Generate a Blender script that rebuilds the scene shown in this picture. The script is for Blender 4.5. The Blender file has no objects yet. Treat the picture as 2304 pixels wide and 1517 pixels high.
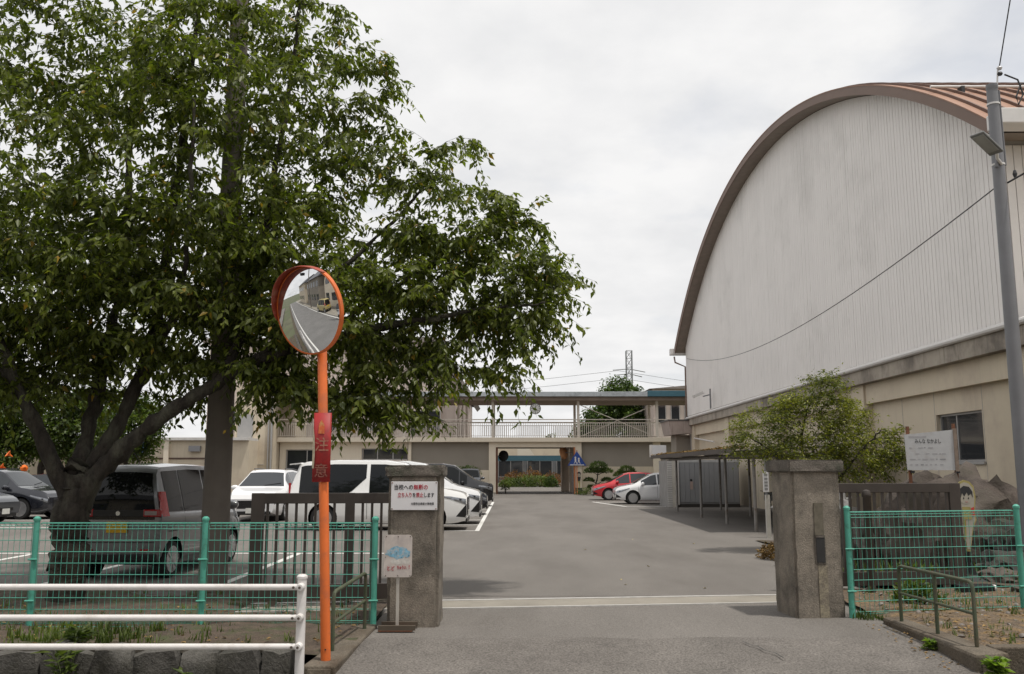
import bpy, bmesh, math, random
import numpy as np
from mathutils import Vector, Matrix
R = math.radians
scene = bpy.context.scene
COL = scene.collection

# ------------------------------------------------------------------ camera
cam_data = bpy.data.cameras.new('camera')
cam = bpy.data.objects.new('camera', cam_data)
COL.objects.link(cam)
cam.location = (0, 0, 1.7)
cam.rotation_euler = (R(90 + 8.405), 0, 0)
cam_data.sensor_width = 36.0
cam_data.lens = 31.25
cam_data.clip_start = 0.1
cam_data.clip_end = 4000
scene.camera = cam

# ------------------------------------------------------------------ sky, sun, exposure
SUN_EL, SUN_AZ = 73.0, 122.0          # azimuth clockwise from +Y: the sun stands high to the right, a little behind the viewer
world = bpy.data.worlds.new('World')
scene.world = world
world.use_nodes = True
wn, wl = world.node_tree.nodes, world.node_tree.links
wn.clear()
def wnode(t, **kw):
    n = wn.new(t)
    for k, v in kw.items():
        setattr(n, k, v)
    return n
sky = wnode('ShaderNodeTexSky', sky_type='NISHITA', sun_disc=False)
sky.sun_elevation = R(SUN_EL); sky.sun_rotation = R(SUN_AZ)
sky.air_density = 1.0; sky.dust_density = 1.5
tc = wnode('ShaderNodeTexCoord')
sep = wnode('ShaderNodeSeparateXYZ'); wl.new(tc.outputs['Generated'], sep.inputs[0])
den = wnode('ShaderNodeMath', operation='ADD'); den.inputs[1].default_value = 0.22
mx = wnode('ShaderNodeMath', operation='MAXIMUM'); mx.inputs[1].default_value = 0.0
wl.new(sep.outputs['Z'], mx.inputs[0]); wl.new(mx.outputs[0], den.inputs[0])
dx = wnode('ShaderNodeMath', operation='DIVIDE'); wl.new(sep.outputs['X'], dx.inputs[0]); wl.new(den.outputs[0], dx.inputs[1])
dy = wnode('ShaderNodeMath', operation='DIVIDE'); wl.new(sep.outputs['Y'], dy.inputs[0]); wl.new(den.outputs[0], dy.inputs[1])
cmb = wnode('ShaderNodeCombineXYZ'); wl.new(dx.outputs[0], cmb.inputs[0]); wl.new(dy.outputs[0], cmb.inputs[1])
n1 = wnode('ShaderNodeTexNoise'); n1.inputs['Scale'].default_value = 1.25; n1.inputs['Detail'].default_value = 7; n1.inputs['Roughness'].default_value = 0.5; n1.inputs['Distortion'].default_value = 0.15
n2 = wnode('ShaderNodeTexNoise'); n2.inputs['Scale'].default_value = 3.2; n2.inputs['Detail'].default_value = 6; n2.inputs['Roughness'].default_value = 0.55
wl.new(cmb.outputs[0], n1.inputs['Vector']); wl.new(cmb.outputs[0], n2.inputs['Vector'])
cov = wnode('ShaderNodeValToRGB'); cov.color_ramp.elements[0].position = 0.26; cov.color_ramp.elements[1].position = 0.44
cov.color_ramp.elements[0].color = (0.52, 0.52, 0.52, 1)
wl.new(n1.outputs['Fac'], cov.inputs[0])
shd = wnode('ShaderNodeValToRGB')
shd.color_ramp.elements[0].position = 0.33; shd.color_ramp.elements[0].color = (7.2, 7.22, 7.3, 1)
shd.color_ramp.elements[1].position = 0.62; shd.color_ramp.elements[1].color = (8.3, 8.25, 8.22, 1)
wl.new(n2.outputs['Fac'], shd.inputs[0])
mixc = wnode('ShaderNodeMix', data_type='RGBA')
wl.new(cov.outputs[0], mixc.inputs[0]); wl.new(sky.outputs[0], mixc.inputs[6]); wl.new(shd.outputs[0], mixc.inputs[7])
bg = wnode('ShaderNodeBackground'); bg.inputs[1].default_value = 0.1
wl.new(mixc.outputs[2], bg.inputs[0])
wo = wnode('ShaderNodeOutputWorld'); wl.new(bg.outputs[0], wo.inputs[0])

sun_data = bpy.data.lights.new('sun', 'SUN')
sun_data.energy = 2.6; sun_data.angle = R(2.5); sun_data.color = (1.0, 0.955, 0.88)
sun = bpy.data.objects.new('sun', sun_data); COL.objects.link(sun)
_d = Vector((math.sin(R(SUN_AZ)) * math.cos(R(SUN_EL)), math.cos(R(SUN_AZ)) * math.cos(R(SUN_EL)), math.sin(R(SUN_EL))))
sun.rotation_euler = _d.to_track_quat('Z', 'Y').to_euler()
sun.location = _d * 60

vs = scene.view_settings
vs.view_transform = 'Standard'; vs.look = 'None'; vs.exposure = 0.18; vs.gamma = 1.0; vs.use_curve_mapping = False
scene.render.engine = 'CYCLES'
scene.cycles.use_denoising = True
scene.cycles.max_bounces = 6; scene.cycles.diffuse_bounces = 3; scene.cycles.glossy_bounces = 3
scene.cycles.transmission_bounces = 4; scene.cycles.transparent_max_bounces = 8
scene.cycles.caustics_reflective = False; scene.cycles.caustics_refractive = False

# ------------------------------------------------------------------ materials
MATS = {}
def pm(name, col, rough=0.65, metal=0.0, var=0.12, scale=3.0, bump=0.0, bscale=60.0, col2=None, f2=0.5, scale2=1.2,
       streak=0.0, streak_col=(0.08, 0.07, 0.06), coat=0.0, spec=0.5, objvar=0.0, bdist=0.02, stretch=(1, 1, 1), speck=0.0, speck_scale=300.0, emit=None):
    """Principled surface with world-space mottling, optional second tone, rain streaks, speckle and bump."""
    if name in MATS:
        return MATS[name]
    m = bpy.data.materials.new(name); m.use_nodes = True
    MATS[name] = m
    N, L = m.node_tree.nodes, m.node_tree.links
    b = N['Principled BSDF']
    b.inputs['Roughness'].default_value = rough; b.inputs['Metallic'].default_value = metal
    b.inputs['Specular IOR Level'].default_value = spec
    if coat:
        b.inputs['Coat Weight'].default_value = coat; b.inputs['Coat Roughness'].default_value = 0.04
    g = N.new('ShaderNodeNewGeometry')
    mp = N.new('ShaderNodeMapping'); mp.inputs['Scale'].default_value = stretch
    L.new(g.outputs['Position'], mp.inputs[0])
    def noise(sc, det=5, ro=0.6, vec=None):
        n = N.new('ShaderNodeTexNoise'); n.inputs['Scale'].default_value = sc
        n.inputs['Detail'].default_value = det; n.inputs['Roughness'].default_value = ro
        L.new((vec or mp).outputs[0], n.inputs['Vector']); return n
    def ramp(src, p0, p1):
        r = N.new('ShaderNodeMapRange'); r.inputs[1].default_value = p0; r.inputs[2].default_value = p1
        L.new(src, r.inputs[0]); return r.outputs[0]
    def mix(fac, a, bb, mode='MIX'):
        x = N.new('ShaderNodeMix'); x.data_type = 'RGBA'; x.blend_type = mode
        if isinstance(fac, float): x.inputs[0].default_value = fac
        else: L.new(fac, x.inputs[0])
        for i, s in ((6, a), (7, bb)):
            if isinstance(s, tuple): x.inputs[i].default_value = (*s[:3], 1)
            else: L.new(s, x.inputs[i])
        return x.outputs[2]
    lo = tuple(max(0, c * (1 - var)) for c in col); hi = tuple(min(1, c * (1 + var)) for c in col)
    n = noise(scale)
    c = mix(ramp(n.outputs['Fac'], 0.3, 0.7), lo, hi)
    if col2 is not None:
        n2_ = noise(scale2, 6, 0.65)
        c = mix(ramp(n2_.outputs['Fac'], 0.62 - f2 * 0.35, 0.80 - f2 * 0.3), c, col2)
    if speck:
        ns = noise(speck_scale, 2, 0.6)
        k = ramp(ns.outputs['Fac'], 0.3, 0.7)
        c = mix(k, mix(1.0, c, tuple([1 - speck] * 3), 'MULTIPLY'), mix(1.0, c, tuple([min(1.0 + speck, 2)] * 3), 'MULTIPLY'))
    if streak:
        ms = N.new('ShaderNodeMapping'); ms.inputs['Scale'].default_value = (1, 1, 0.10)
        L.new(g.outputs['Position'], ms.inputs[0])
        n3 = noise(7.0, 5, 0.7, ms)
        f = ramp(n3.outputs['Fac'], 0.52, 0.78)
        mm = N.new('ShaderNodeMath'); mm.operation = 'MULTIPLY'; mm.inputs[1].default_value = streak; L.new(f, mm.inputs[0])
        c = mix(mm.outputs[0], c, streak_col)
    if objvar:
        oi = N.new('ShaderNodeObjectInfo'); k = N.new('ShaderNodeMapRange'); L.new(oi.outputs['Random'], k.inputs[0])
        k.inputs[3].default_value = 1 - objvar; k.inputs[4].default_value = 1 + objvar
        cc = N.new('ShaderNodeCombineColor')
        for q in range(3): L.new(k.outputs[0], cc.inputs[q])
        c = mix(1.0, c, cc.outputs[0], 'MULTIPLY')
    L.new(c, b.inputs['Base Color'])
    if bump:
        nb = noise(bscale, 4, 0.7)
        bp = N.new('ShaderNodeBump'); bp.inputs['Strength'].default_value = min(bump, 1.0); bp.inputs['Distance'].default_value = bdist
        L.new(nb.outputs['Fac'], bp.inputs['Height']); L.new(bp.outputs[0], b.inputs['Normal'])
    if emit:
        b.inputs['Emission Color'].default_value = (*emit, 1); b.inputs['Emission Strength'].default_value = 1
    return m

def leafmat(name, dark, light, trans=0.35, rough=0.45, odd=None):
    m = bpy.data.materials.new(name); m.use_nodes = True; MATS[name] = m
    N, L = m.node_tree.nodes, m.node_tree.links
    b = N['Principled BSDF']; b.inputs['Roughness'].default_value = rough; b.inputs['Specular IOR Level'].default_value = 0.45
    g = N.new('ShaderNodeNewGeometry')
    r = N.new('ShaderNodeValToRGB'); r.color_ramp.elements[0].color = (*dark, 1); r.color_ramp.elements[1].color = (*light, 1)
    if odd:
        e = r.color_ramp.elements.new(0.985); e.color = (*light, 1)
        r.color_ramp.elements[-1].position = 0.995; r.color_ramp.elements[-1].color = (*odd, 1)
    nz = N.new('ShaderNodeTexNoise'); nz.inputs['Scale'].default_value = 1.1; nz.inputs['Detail'].default_value = 3
    L.new(g.outputs['Position'], nz.inputs['Vector'])
    mr_ = N.new('ShaderNodeMapRange'); mr_.inputs[1].default_value = 0.35; mr_.inputs[2].default_value = 0.65; mr_.inputs[3].default_value = -0.22; mr_.inputs[4].default_value = 0.22
    L.new(nz.outputs['Fac'], mr_.inputs[0])
    rs_ = N.new('ShaderNodeMath'); rs_.operation = 'MULTIPLY_ADD'; rs_.inputs[1].default_value = 1.0; rs_.use_clamp = True
    cl = N.new('ShaderNodeMath'); cl.operation = 'MULTIPLY'; cl.inputs[1].default_value = 1.0
    L.new(g.outputs['Random Per Island'], rs_.inputs[0]); L.new(mr_.outputs[0], rs_.inputs[2])
    if odd: L.new(g.outputs['Random Per Island'], r.inputs[0])
    else: L.new(rs_.outputs[0], r.inputs[0])
    hv = N.new('ShaderNodeHueSaturation'); L.new(r.outputs[0], hv.inputs['Color'])
    vv = N.new('ShaderNodeMapRange'); vv.inputs[1].default_value = 0.3; vv.inputs[2].default_value = 0.7; vv.inputs[3].default_value = 0.68; vv.inputs[4].default_value = 1.32
    L.new(nz.outputs['Fac'], vv.inputs[0]); L.new(vv.outputs[0], hv.inputs['Value'])
    L.new(hv.outputs[0], b.inputs['Base Color'])
    t = N.new('ShaderNodeBsdfTranslucent')
    mm = N.new('ShaderNodeMix'); mm.data_type = 'RGBA'; mm.blend_type = 'MULTIPLY'; mm.inputs[0].default_value = 1
    mm.inputs[7].default_value = (1.5, 1.7, 0.7, 1); L.new(hv.outputs[0], mm.inputs[6]); L.new(mm.outputs[2], t.inputs[0])
    ms = N.new('ShaderNodeMixShader'); ms.inputs[0].default_value = trans
    L.new(b.outputs[0], ms.inputs[1]); L.new(t.outputs[0], ms.inputs[2])
    L.new(ms.outputs[0], N['Material Output'].inputs[0])
    return m

def glassmat(name, col, rough=0.04, spec=0.9):
    m = pm(name, col, rough=rough, var=0.05, spec=spec); return m

# ------------------------------------------------------------------ mesh helpers
class MB:
    """collects faces for one mesh object; authored in world metres unless local"""
    def __init__(s): s.v = []; s.f = []; s.mi = []; s.m = 0
    def add(s, vs_, fs_):
        o = len(s.v); s.v.extend([tuple(map(float, v)) for v in vs_])
        for f in fs_: s.f.append(tuple(i + o for i in f)); s.mi.append(s.m)
        return s
    def box(s, x0, x1, y0, y1, z0, z1):
        v = [(x0,y0,z0),(x1,y0,z0),(x1,y1,z0),(x0,y1,z0),(x0,y0,z1),(x1,y0,z1),(x1,y1,z1),(x0,y1,z1)]
        return s.add(v, [(3,2,1,0),(4,5,6,7),(0,1,5,4),(1,2,6,5),(2,3,7,6),(3,0,4,7)])
    def obox(s, c, ax, ay, az):
        """box from centre and three half-axis vectors"""
        c, ax, ay, az = map(Vector, (c, ax, ay, az))
        v = [c+i*ax+j*ay+k*az for k in (-1,1) for i, j in ((-1,-1),(1,-1),(1,1),(-1,1))]
        return s.add(v, [(3,2,1,0),(4,5,6,7),(0,1,5,4),(1,2,6,5),(2,3,7,6),(3,0,4,7)])
    def prism(s, poly, d):
        """extrude a planar 3D polygon along vector d"""
        d = Vector(d); a = [Vector(p) for p in poly]; n = len(a)
        return s.add(a + [p + d for p in a], [tuple(range(n))[::-1], tuple(range(n, 2*n))] + [(i, (i+1) % n, n+(i+1) % n, n+i) for i in range(n)])
    def tube(s, pts, r, n=8, cap=True):
        pts = [Vector(p) for p in pts]; k = len(pts)
        rs = r if isinstance(r, (list, tuple)) else [r]*k
        vs_, fs_ = [], []
        ref = None
        for i, p in enumerate(pts):
            t = (pts[min(i+1, k-1)] - pts[max(i-1, 0)])
            if t.length < 1e-9: t = Vector((0, 0, 1))
            t.normalize()
            if ref is None:
                ref = Vector((0, 0, 1)) if abs(t.z) < 0.9 else Vector((1, 0, 0))
            u = t.cross(ref)
            if u.length < 1e-6: u = t.cross(Vector((0.3, 1, 0.2)))
            u.normalize(); w = u.cross(t); ref = w
            for j in range(n):
                a = 2*math.pi*j/n
                vs_.append(p + rs[i]*(math.cos(a)*u + math.sin(a)*w))
        for i in range(k-1):
            for j in range(n):
                a, b = i*n+j, i*n+(j+1) % n
                fs_.append((a, b, b+n, a+n))
        if cap:
            fs_.append(tuple(range(n))[::-1]); fs_.append(tuple((k-1)*n+j for j in range(n)))
        return s.add(vs_, fs_)
    def lathe(s, prof, c, axis='z', n=24, close=False):
        """prof = [(radius, height)]; axis letter or vector"""
        ax = {'x': Vector((1,0,0)), 'y': Vector((0,1,0)), 'z': Vector((0,0,1))}[axis] if isinstance(axis, str) else Vector(axis).normalized()
        u = ax.orthogonal().normalized(); w = ax.cross(u); c = Vector(c)
        vs_ = [c + ax*h + r*(math.cos(2*math.pi*j/n)*u + math.sin(2*math.pi*j/n)*w) for r, h in prof for j in range(n)]
        k = len(prof); fs_ = []
        for i in range(k-1 if not close else k):
            for j in range(n):
                a, b = i*n+j, i*n+(j+1) % n
                i2 = (i+1) % k; fs_.append((a, b, i2*n+(j+1) % n, i2*n+j))
        if not close:
            fs_.append(tuple(range(n))[::-1]); fs_.append(tuple((k-1)*n+j for j in range(n)))
        return s.add(vs_, fs_)
    def grid(s, rows):
        """rows of equal length of points"""
        k, n = len(rows), len(rows[0])
        return s.add([p for r in rows for p in r], [(i*n+j, i*n+j+1, (i+1)*n+j+1, (i+1)*n+j) for i in range(k-1) for j in range(n-1)])
    def mesh(s, name, mats, M=None):
        me = bpy.data.meshes.new(name)
        vs_ = s.v
        if M is not None:
            vs_ = [tuple(M @ Vector(v)) for v in s.v]
        me.from_pydata(vs_, [], s.f)
        for m in (mats if isinstance(mats, (list, tuple)) else [mats]): me.materials.append(m)
        if any(s.mi): me.polygons.foreach_set('material_index', s.mi)
        me.update(); return me
    def build(s, name, mats, parent=None, smooth=False, bevel=0, local=False):
        M = None
        if parent is not None and not local:
            root = parent
            while root.parent: root = root.parent
            M = (Matrix.Translation(root.location) @ root.rotation_euler.to_matrix().to_4x4()).inverted()
        me = s.mesh(name, mats, M)
        bm = bmesh.new(); bm.from_mesh(me); bmesh.ops.recalc_face_normals(bm, faces=bm.faces)
        bm.to_mesh(me); bm.free()
        if smooth: shade(me, smooth)
        o = bpy.data.objects.new(name, me); COL.objects.link(o)
        if parent is not None: o.parent = parent
        if bevel:
            b = o.modifiers.new('bevel', 'BEVEL'); b.width = bevel; b.segments = 2; b.limit_method = 'ANGLE'; b.angle_limit = R(40)
        return o

def shade(me, ang=True):
    me.polygons.foreach_set('use_smooth', [True]*len(me.polygons))
    a = 35 if ang is True else ang
    try: me.set_sharp_from_angle(angle=R(a))
    except Exception: pass

def tag(o, label=None, cat=None, group=None, kind=None):
    if label: o['label'] = label
    if cat: o['category'] = cat
    if group: o['group'] = group
    if kind: o['kind'] = kind
    return o
def thing(name, label, cat, loc=(0, 0, 0), rotz=0.0, group=None):
    o = bpy.data.objects.new(name, None); COL.objects.link(o)
    o.location = loc; o.rotation_euler = (0, 0, rotz); o.empty_display_size = 0.2
    return tag(o, label, cat, group)
def piece(name, me, parent, loc=(0, 0, 0), rot=(0, 0, 0), scale=(1, 1, 1)):
    """object sharing mesh data, placed in the parent's local space"""
    o = bpy.data.objects.new(name, me); COL.objects.link(o)
    o.parent = parent; o.location = loc; o.rotation_euler = rot; o.scale = scale
    return o
def structure(name, mb, mats, smooth=False):
    return tag(mb.build(name, mats, smooth=smooth), kind='structure')
def unit_box(name, sx, sy, sz, m, bev=0.0):
    """centred box mesh, chamfered edges if bev"""
    bm = bmesh.new(); bmesh.ops.create_cube(bm, size=1.0)
    for v in bm.verts: v.co = Vector((v.co.x*sx, v.co.y*sy, v.co.z*sz))
    if bev: bmesh.ops.bevel(bm, geom=list(bm.edges), offset=bev, segments=1, affect='EDGES')
    me = bpy.data.meshes.new(name); bm.to_mesh(me); bm.free(); me.materials.append(m); return me

def text(name, body, size, loc, rot, m, parent=None, extrude=0.001, align='LEFT', sx=1.0, bold=0.0, parent_local=False):
    """lettering turned into a mesh"""
    cu = bpy.data.curves.new(name, 'FONT'); cu.body = body; cu.size = size; cu.extrude = extrude
    cu.align_x = align; cu.align_y = 'CENTER'; cu.offset = bold; cu.resolution_u = 2
    tmp = bpy.data.objects.new('tmp_text', cu); COL.objects.link(tmp)
    dg = bpy.context.evaluated_depsgraph_get()
    me = bpy.data.meshes.new_from_object(tmp.evaluated_get(dg)); me.name = name
    bpy.data.objects.remove(tmp); bpy.data.curves.remove(cu)
    me.materials.clear(); me.materials.append(m)
    for v in me.vertices: v.co.x *= sx
    Mx = Matrix.Translation(loc) @ Matrix(rot.to_matrix().to_4x4() if hasattr(rot, 'to_matrix') else rot)
    if parent is not None and not parent_local:
        root = parent
        while root.parent: root = root.parent
        Mx = (Matrix.Translation(root.location) @ root.rotation_euler.to_matrix().to_4x4()).inverted() @ Mx
    me.transform(Mx)
    o = bpy.data.objects.new(name, me); COL.objects.link(o)
    if parent is not None: o.parent = parent
    return o
from mathutils import Euler
FRONT = Euler((R(90), 0, 0))            # lettering that faces the street (-Y)

rng = random.Random(7)

# shared materials
asphalt = pm('asphalt_yard', (0.168, 0.154, 0.140), rough=0.9, var=0.11, scale=0.7, stretch=(1, 0.35, 1), col2=(0.134, 0.122, 0.110), f2=0.42, scale2=0.5, bump=0.3, bscale=120, speck=0.24, speck_scale=80, spec=0.25)
asphalt_coarse = pm('asphalt_apron', (0.165, 0.150, 0.136), rough=0.92, var=0.16, scale=1.6, col2=(0.125, 0.113, 0.103), f2=0.3, scale2=0.9, bump=0.7, bscale=70, speck=0.42, speck_scale=50, spec=0.25)
asphalt_road = pm('asphalt_road', (0.16, 0.155, 0.15), rough=0.9, var=0.12, scale=0.8, bump=0.4, bscale=90, speck=0.25, speck_scale=70, spec=0.25)
line_white = pm('line_paint', (0.66, 0.65, 0.62), rough=0.75, var=0.08, scale=9, col2=(0.32, 0.31, 0.29), f2=0.22, scale2=11)
soil = pm('soil', (0.085, 0.062, 0.045), rough=0.97, var=0.35, scale=6, col2=(0.055, 0.07, 0.025), f2=0.4, scale2=2.2, bump=1.0, bscale=22, speck=0.3, speck_scale=60)
ground_m = pm('ground_earth', (0.10, 0.10, 0.06), rough=0.97, var=0.3, scale=0.4, col2=(0.06, 0.085, 0.03), f2=0.5, scale2=0.1)
conc_pier = pm('pier_concrete', (0.235, 0.203, 0.165), rough=0.92, var=0.22, scale=5, col2=(0.105, 0.092, 0.076), f2=0.42, scale2=2.6, streak=0.8, streak_col=(0.06, 0.054, 0.044), bump=0.55, bscale=55, speck=0.22, speck_scale=70)
conc_cap = pm('cap_concrete', (0.15, 0.13, 0.11), rough=0.95, var=0.25, scale=7, col2=(0.075, 0.075, 0.055), f2=0.45, scale2=5, bump=0.8, bscale=45, speck=0.25, speck_scale=70)
conc_kerb = pm('kerb_concrete', (0.15, 0.125, 0.095), rough=0.95, var=0.3, scale=4, col2=(0.07, 0.05, 0.032), f2=0.55, scale2=2.0, bump=0.7, bscale=40, speck=0.3, speck_scale=60)
conc_light = pm('gate_track_concrete', (0.27, 0.245, 0.205), rough=0.9, var=0.12, scale=3, col2=(0.20, 0.18, 0.15), f2=0.4, scale2=1.5, bump=0.3, bscale=60, speck=0.1)
steel_edge = pm('track_steel', (0.55, 0.53, 0.50), rough=0.45, metal=0.3, var=0.15, scale=8)
stone_m = pm('wall_stone', (0.098, 0.092, 0.083), rough=0.95, var=0.3, scale=5, col2=(0.07, 0.066, 0.055), f2=0.5, scale2=3.5, bump=1.0, bscale=24, speck=0.25, speck_scale=60)
green_fence = pm('fence_green', (0.082, 0.345, 0.262), rough=0.5, var=0.10, scale=6, col2=(0.05, 0.19, 0.14), f2=0.25, scale2=12)
white_rail = pm('rail_white', (0.72, 0.69, 0.67), rough=0.42, var=0.06, scale=6, col2=(0.56, 0.52, 0.48), f2=0.25, scale2=5, coat=0.2)
bolt_m = pm('bolt_steel', (0.16, 0.13, 0.11), rough=0.5, metal=0.7)
orange_m = pm('mirror_orange', (0.70, 0.150, 0.025), rough=0.5, var=0.08, scale=5, col2=(0.50, 0.125, 0.04), f2=0.35, scale2=6, streak=.25, streak_col=(.35, .10, .05))
hood_red = pm('hood_faded_red', (0.34, 0.055, 0.028), rough=0.6, var=0.15, scale=6, col2=(0.42, 0.19, 0.13), f2=0.35, scale2=7)
gate_m = pm('gate_bronze', (0.060, 0.049, 0.042), rough=0.5, metal=0.3, var=0.15, scale=4, col2=(0.065, 0.052, 0.045), f2=0.3, scale2=5)
pipe_green = pm('handrail_olive', (0.060, 0.075, 0.042), rough=0.6, var=0.2, scale=8, col2=(0.10, 0.07, 0.045), f2=0.3, scale2=14)
beige = pm('wall_beige', (0.60, 0.52, 0.40), rough=0.9, var=0.05, scale=0.8, col2=(0.50, 0.42, 0.33), f2=0.25, scale2=0.6, streak=0.18, streak_col=(0.22, 0.19, 0.15), bump=0.15, bscale=30)
cream = pm('wall_cream', (0.77, 0.685, 0.555), rough=0.9, var=0.04, scale=0.8, streak=0.15, streak_col=(0.3, 0.26, 0.2))
wall_grey = pm('wall_taupe', (0.285, 0.255, 0.215), rough=0.95, var=0.05, scale=1.0, bump=0.2, bscale=40)
siding = pm('siding_white', (0.81, 0.775, 0.745), rough=0.6, var=0.03, scale=0.6, objvar=0.014, col2=(0.69, 0.66, 0.63), f2=0.3, scale2=0.35, streak=0.0)
groove = pm('siding_backing', (0.34, 0.32, 0.30), rough=0.8)
roof_brown = pm('roof_copper_brown', (0.30, 0.155, 0.095), rough=0.55, metal=0.0, var=0.12, scale=0.9, col2=(0.36, 0.21, 0.14), f2=0.3, scale2=0.5)
fascia_brown = pm('fascia_taupe', (0.19, 0.128, 0.10), rough=0.65, var=0.06, scale=1.2)
conc_stain = pm('stained_concrete', (0.38, 0.335, 0.28), rough=0.95, var=0.18, scale=1.2, col2=(0.19, 0.165, 0.14), f2=0.42, scale2=0.9, streak=0.65, streak_col=(0.10, 0.087, 0.075), bump=0.3, bscale=30)
pvc = pm('gutter_white', (0.68, 0.655, 0.63), rough=0.4, var=0.05)
steel_grey = pm('pole_grey', (0.19, 0.19, 0.20), rough=0.55, var=0.07, scale=3)
pole_conc = pm('utility_pole_concrete', (0.165, 0.142, 0.122), rough=0.92, var=0.12, scale=2.5, streak=0.3, bump=0.2, bscale=50)
black_m = pm('black_rubber', (0.018, 0.018, 0.018), rough=0.7)
wire_m = pm('wire_black', (0.03, 0.03, 0.032), rough=0.6)
white_board = pm('sign_white', (0.72, 0.71, 0.72), rough=0.45, var=0.03, scale=4)
ink_black = pm('ink_black', (0.02, 0.02, 0.022), rough=0.6)
ink_red = pm('ink_red', (0.42, 0.03, 0.05), rough=0.6)
dark_glass = glassmat('window_glass_dark', (0.035, 0.038, 0.042))
alu = pm('aluminium_frame', (0.42, 0.41, 0.40), rough=0.45, metal=0.5, var=0.05)
rust = pm('rusty_steel', (0.20, 0.085, 0.045), rough=0.9, var=0.3, scale=14, col2=(0.09, 0.05, 0.04), f2=0.4, scale2=18)
bark = pm('bark', (0.042, 0.034, 0.027), rough=0.97, var=0.5, scale=11, col2=(0.10, 0.095, 0.07), f2=0.42, scale2=4, bump=1.0, bdist=.06, bscale=20, stretch=(1, 1, 0.4))
twig_m = pm('twig', (0.035, 0.028, 0.022), rough=0.95)
cherry_leaf = leafmat('cherry_leaf', (0.046, 0.067, 0.010), (0.165, 0.190, 0.031), trans=0.40, odd=(0.36, 0.22, 0.03))
maple_leaf = leafmat('maple_leaf', (0.075, 0.105, 0.012), (0.26, 0.255, 0.032), trans=0.35)
tree_leaf = leafmat('broad_leaf', (0.028, 0.055, 0.012), (0.085, 0.13, 0.022), trans=0.3)
bright_leaf = leafmat('bright_leaf', (0.03, 0.055, 0.010), (0.095, 0.13, 0.022), trans=0.4)
pine_leaf = leafmat('pine_needles', (0.035, 0.06, 0.014), (0.10, 0.14, 0.035), trans=0.15, rough=0.6)
weed_leaf = leafmat('weed_leaf', (0.045, 0.075, 0.014), (0.125, 0.16, 0.032), trans=0.35)
dry_leaf = leafmat('dry_leaf', (0.10, 0.055, 0.02), (0.30, 0.19, 0.07), trans=0.1, rough=0.8)
shrub_red = leafmat('shrub_red', (0.12, 0.05, 0.015), (0.26, 0.12, 0.025), trans=0.25)
# ================================================================== SETTING
g = MB(); g.add([(-900, -300, -0.36), (900, -300, -0.36), (900, 1500, -0.36), (-900, 1500, -0.36)], [(0, 1, 2, 3)])
structure('ground', g, ground_m)
g = MB(); g.box(-70, 70, 1.6, 7.55, -0.6, -0.15); structure('road', g, asphalt_road)
g = MB(); g.box(-70, 40, -8, 1.6, -0.6, -0.12); structure('forecourt', g, conc_light)
g = MB(); g.box(-60, -2.2, 7.55, 7.95, -0.6, -0.15); structure('road_edge', g, asphalt_road)
for y0, y1, nm in ((7.05, 7.2, 'road_edge_line'), (1.9, 2.05, 'road_edge_line')):
    g = MB(); g.box(-70, 70, y0, y1, -0.15, -0.146); structure(nm, g, line_white)
# school yard (asphalt) and the sloping entrance apron
g = MB(); g.box(-60, 10.6, 12.35, 125, -0.4, 0.0); structure('school_yard', g, asphalt)
g = MB(); g.box(-3.3, 5.4, 11.2, 12.36, -0.4, -0.004); structure('yard_threshold', g, asphalt)
rows = []
for y, z in ((11.2, -0.002), (10.4, -0.004), (9.7, -0.012), (9.45, -0.022), (9.2, -0.06)):
    rows.append([(-1.52 + 5.9*i/12, y, z) for i in range(13)])
g = MB(); g.grid(rows); structure('entrance_apron', g, asphalt)
ar = random.Random(3)
rows = []
for j in range(10):
    y = 9.45 - 1.95*j/9
    rows.append([(-1.56 + 5.76*i/24 + (0.35*(j/9)**2*(i/24)), y + (0.05*math.sin(i*0.9)+ar.uniform(-.05,.05))*(j == 0), -0.017 - 0.136*(j/9)**1.2 + ar.uniform(-.003, .003)*(j > 0)) for i in range(25)])
g = MB(); g.grid(rows); structure('entrance_ramp', g, asphalt_coarse, smooth=True)
# crack with grass at the road joint and one small crack
def crack(pts, w, z, nm):
    g = MB()
    L_, R_ = [], []
    for i, (x, y) in enumerate(pts):
        j = ar.uniform(-w, w)
        L_.append((x, y + w + j, z)); R_.append((x, y - w + j, z))
    g.grid([L_, R_]); structure(nm, g, black_m)
crack([(0.2 + 0.11*i, 7.62 + ar.uniform(-.015, .015), -0.145) [:2] for i in range(36)], 0.006, -0.1425, 'road_joint')
g = MB()
pts = [(2.30, 9.22), (2.34, 9.10), (2.40, 9.02), (2.42, 8.88), (2.50, 8.78), (2.52, 8.6)]
g.grid([[(x-.006, y, -0.006 - (9.45-y)*0.055+.012) for x, y in pts], [(x+.006, y, -0.006-(9.45-y)*0.055+.012) for x, y in pts]])
structure('asphalt_crack', g, black_m)
# sliding gate track: concrete strip with two pale steel rails, skewed like the gate line
def skew(x, y): return (x, y + (x + 0.8)*0.115)
def strip(x0, x1, y0, y1, z0, z1, m, nm):
    g = MB()
    a = [skew(x0, y0), skew(x1, y0), skew(x1, y1), skew(x0, y1)]
    g.prism([(p[0], p[1], z0) for p in a], (0, 0, z1 - z0)); return structure(nm, g, m)
strip(-3.3, 7.2, 11.24, 11.90, -0.2, 0.006, conc_light, 'gate_track')
strip(-3.3, 7.2, 11.22, 11.26, -0.1, 0.013, steel_edge, 'track_rail')
strip(-3.3, 7.2, 11.86, 11.92, -0.1, 0.014, steel_edge, 'track_rail')
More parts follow.
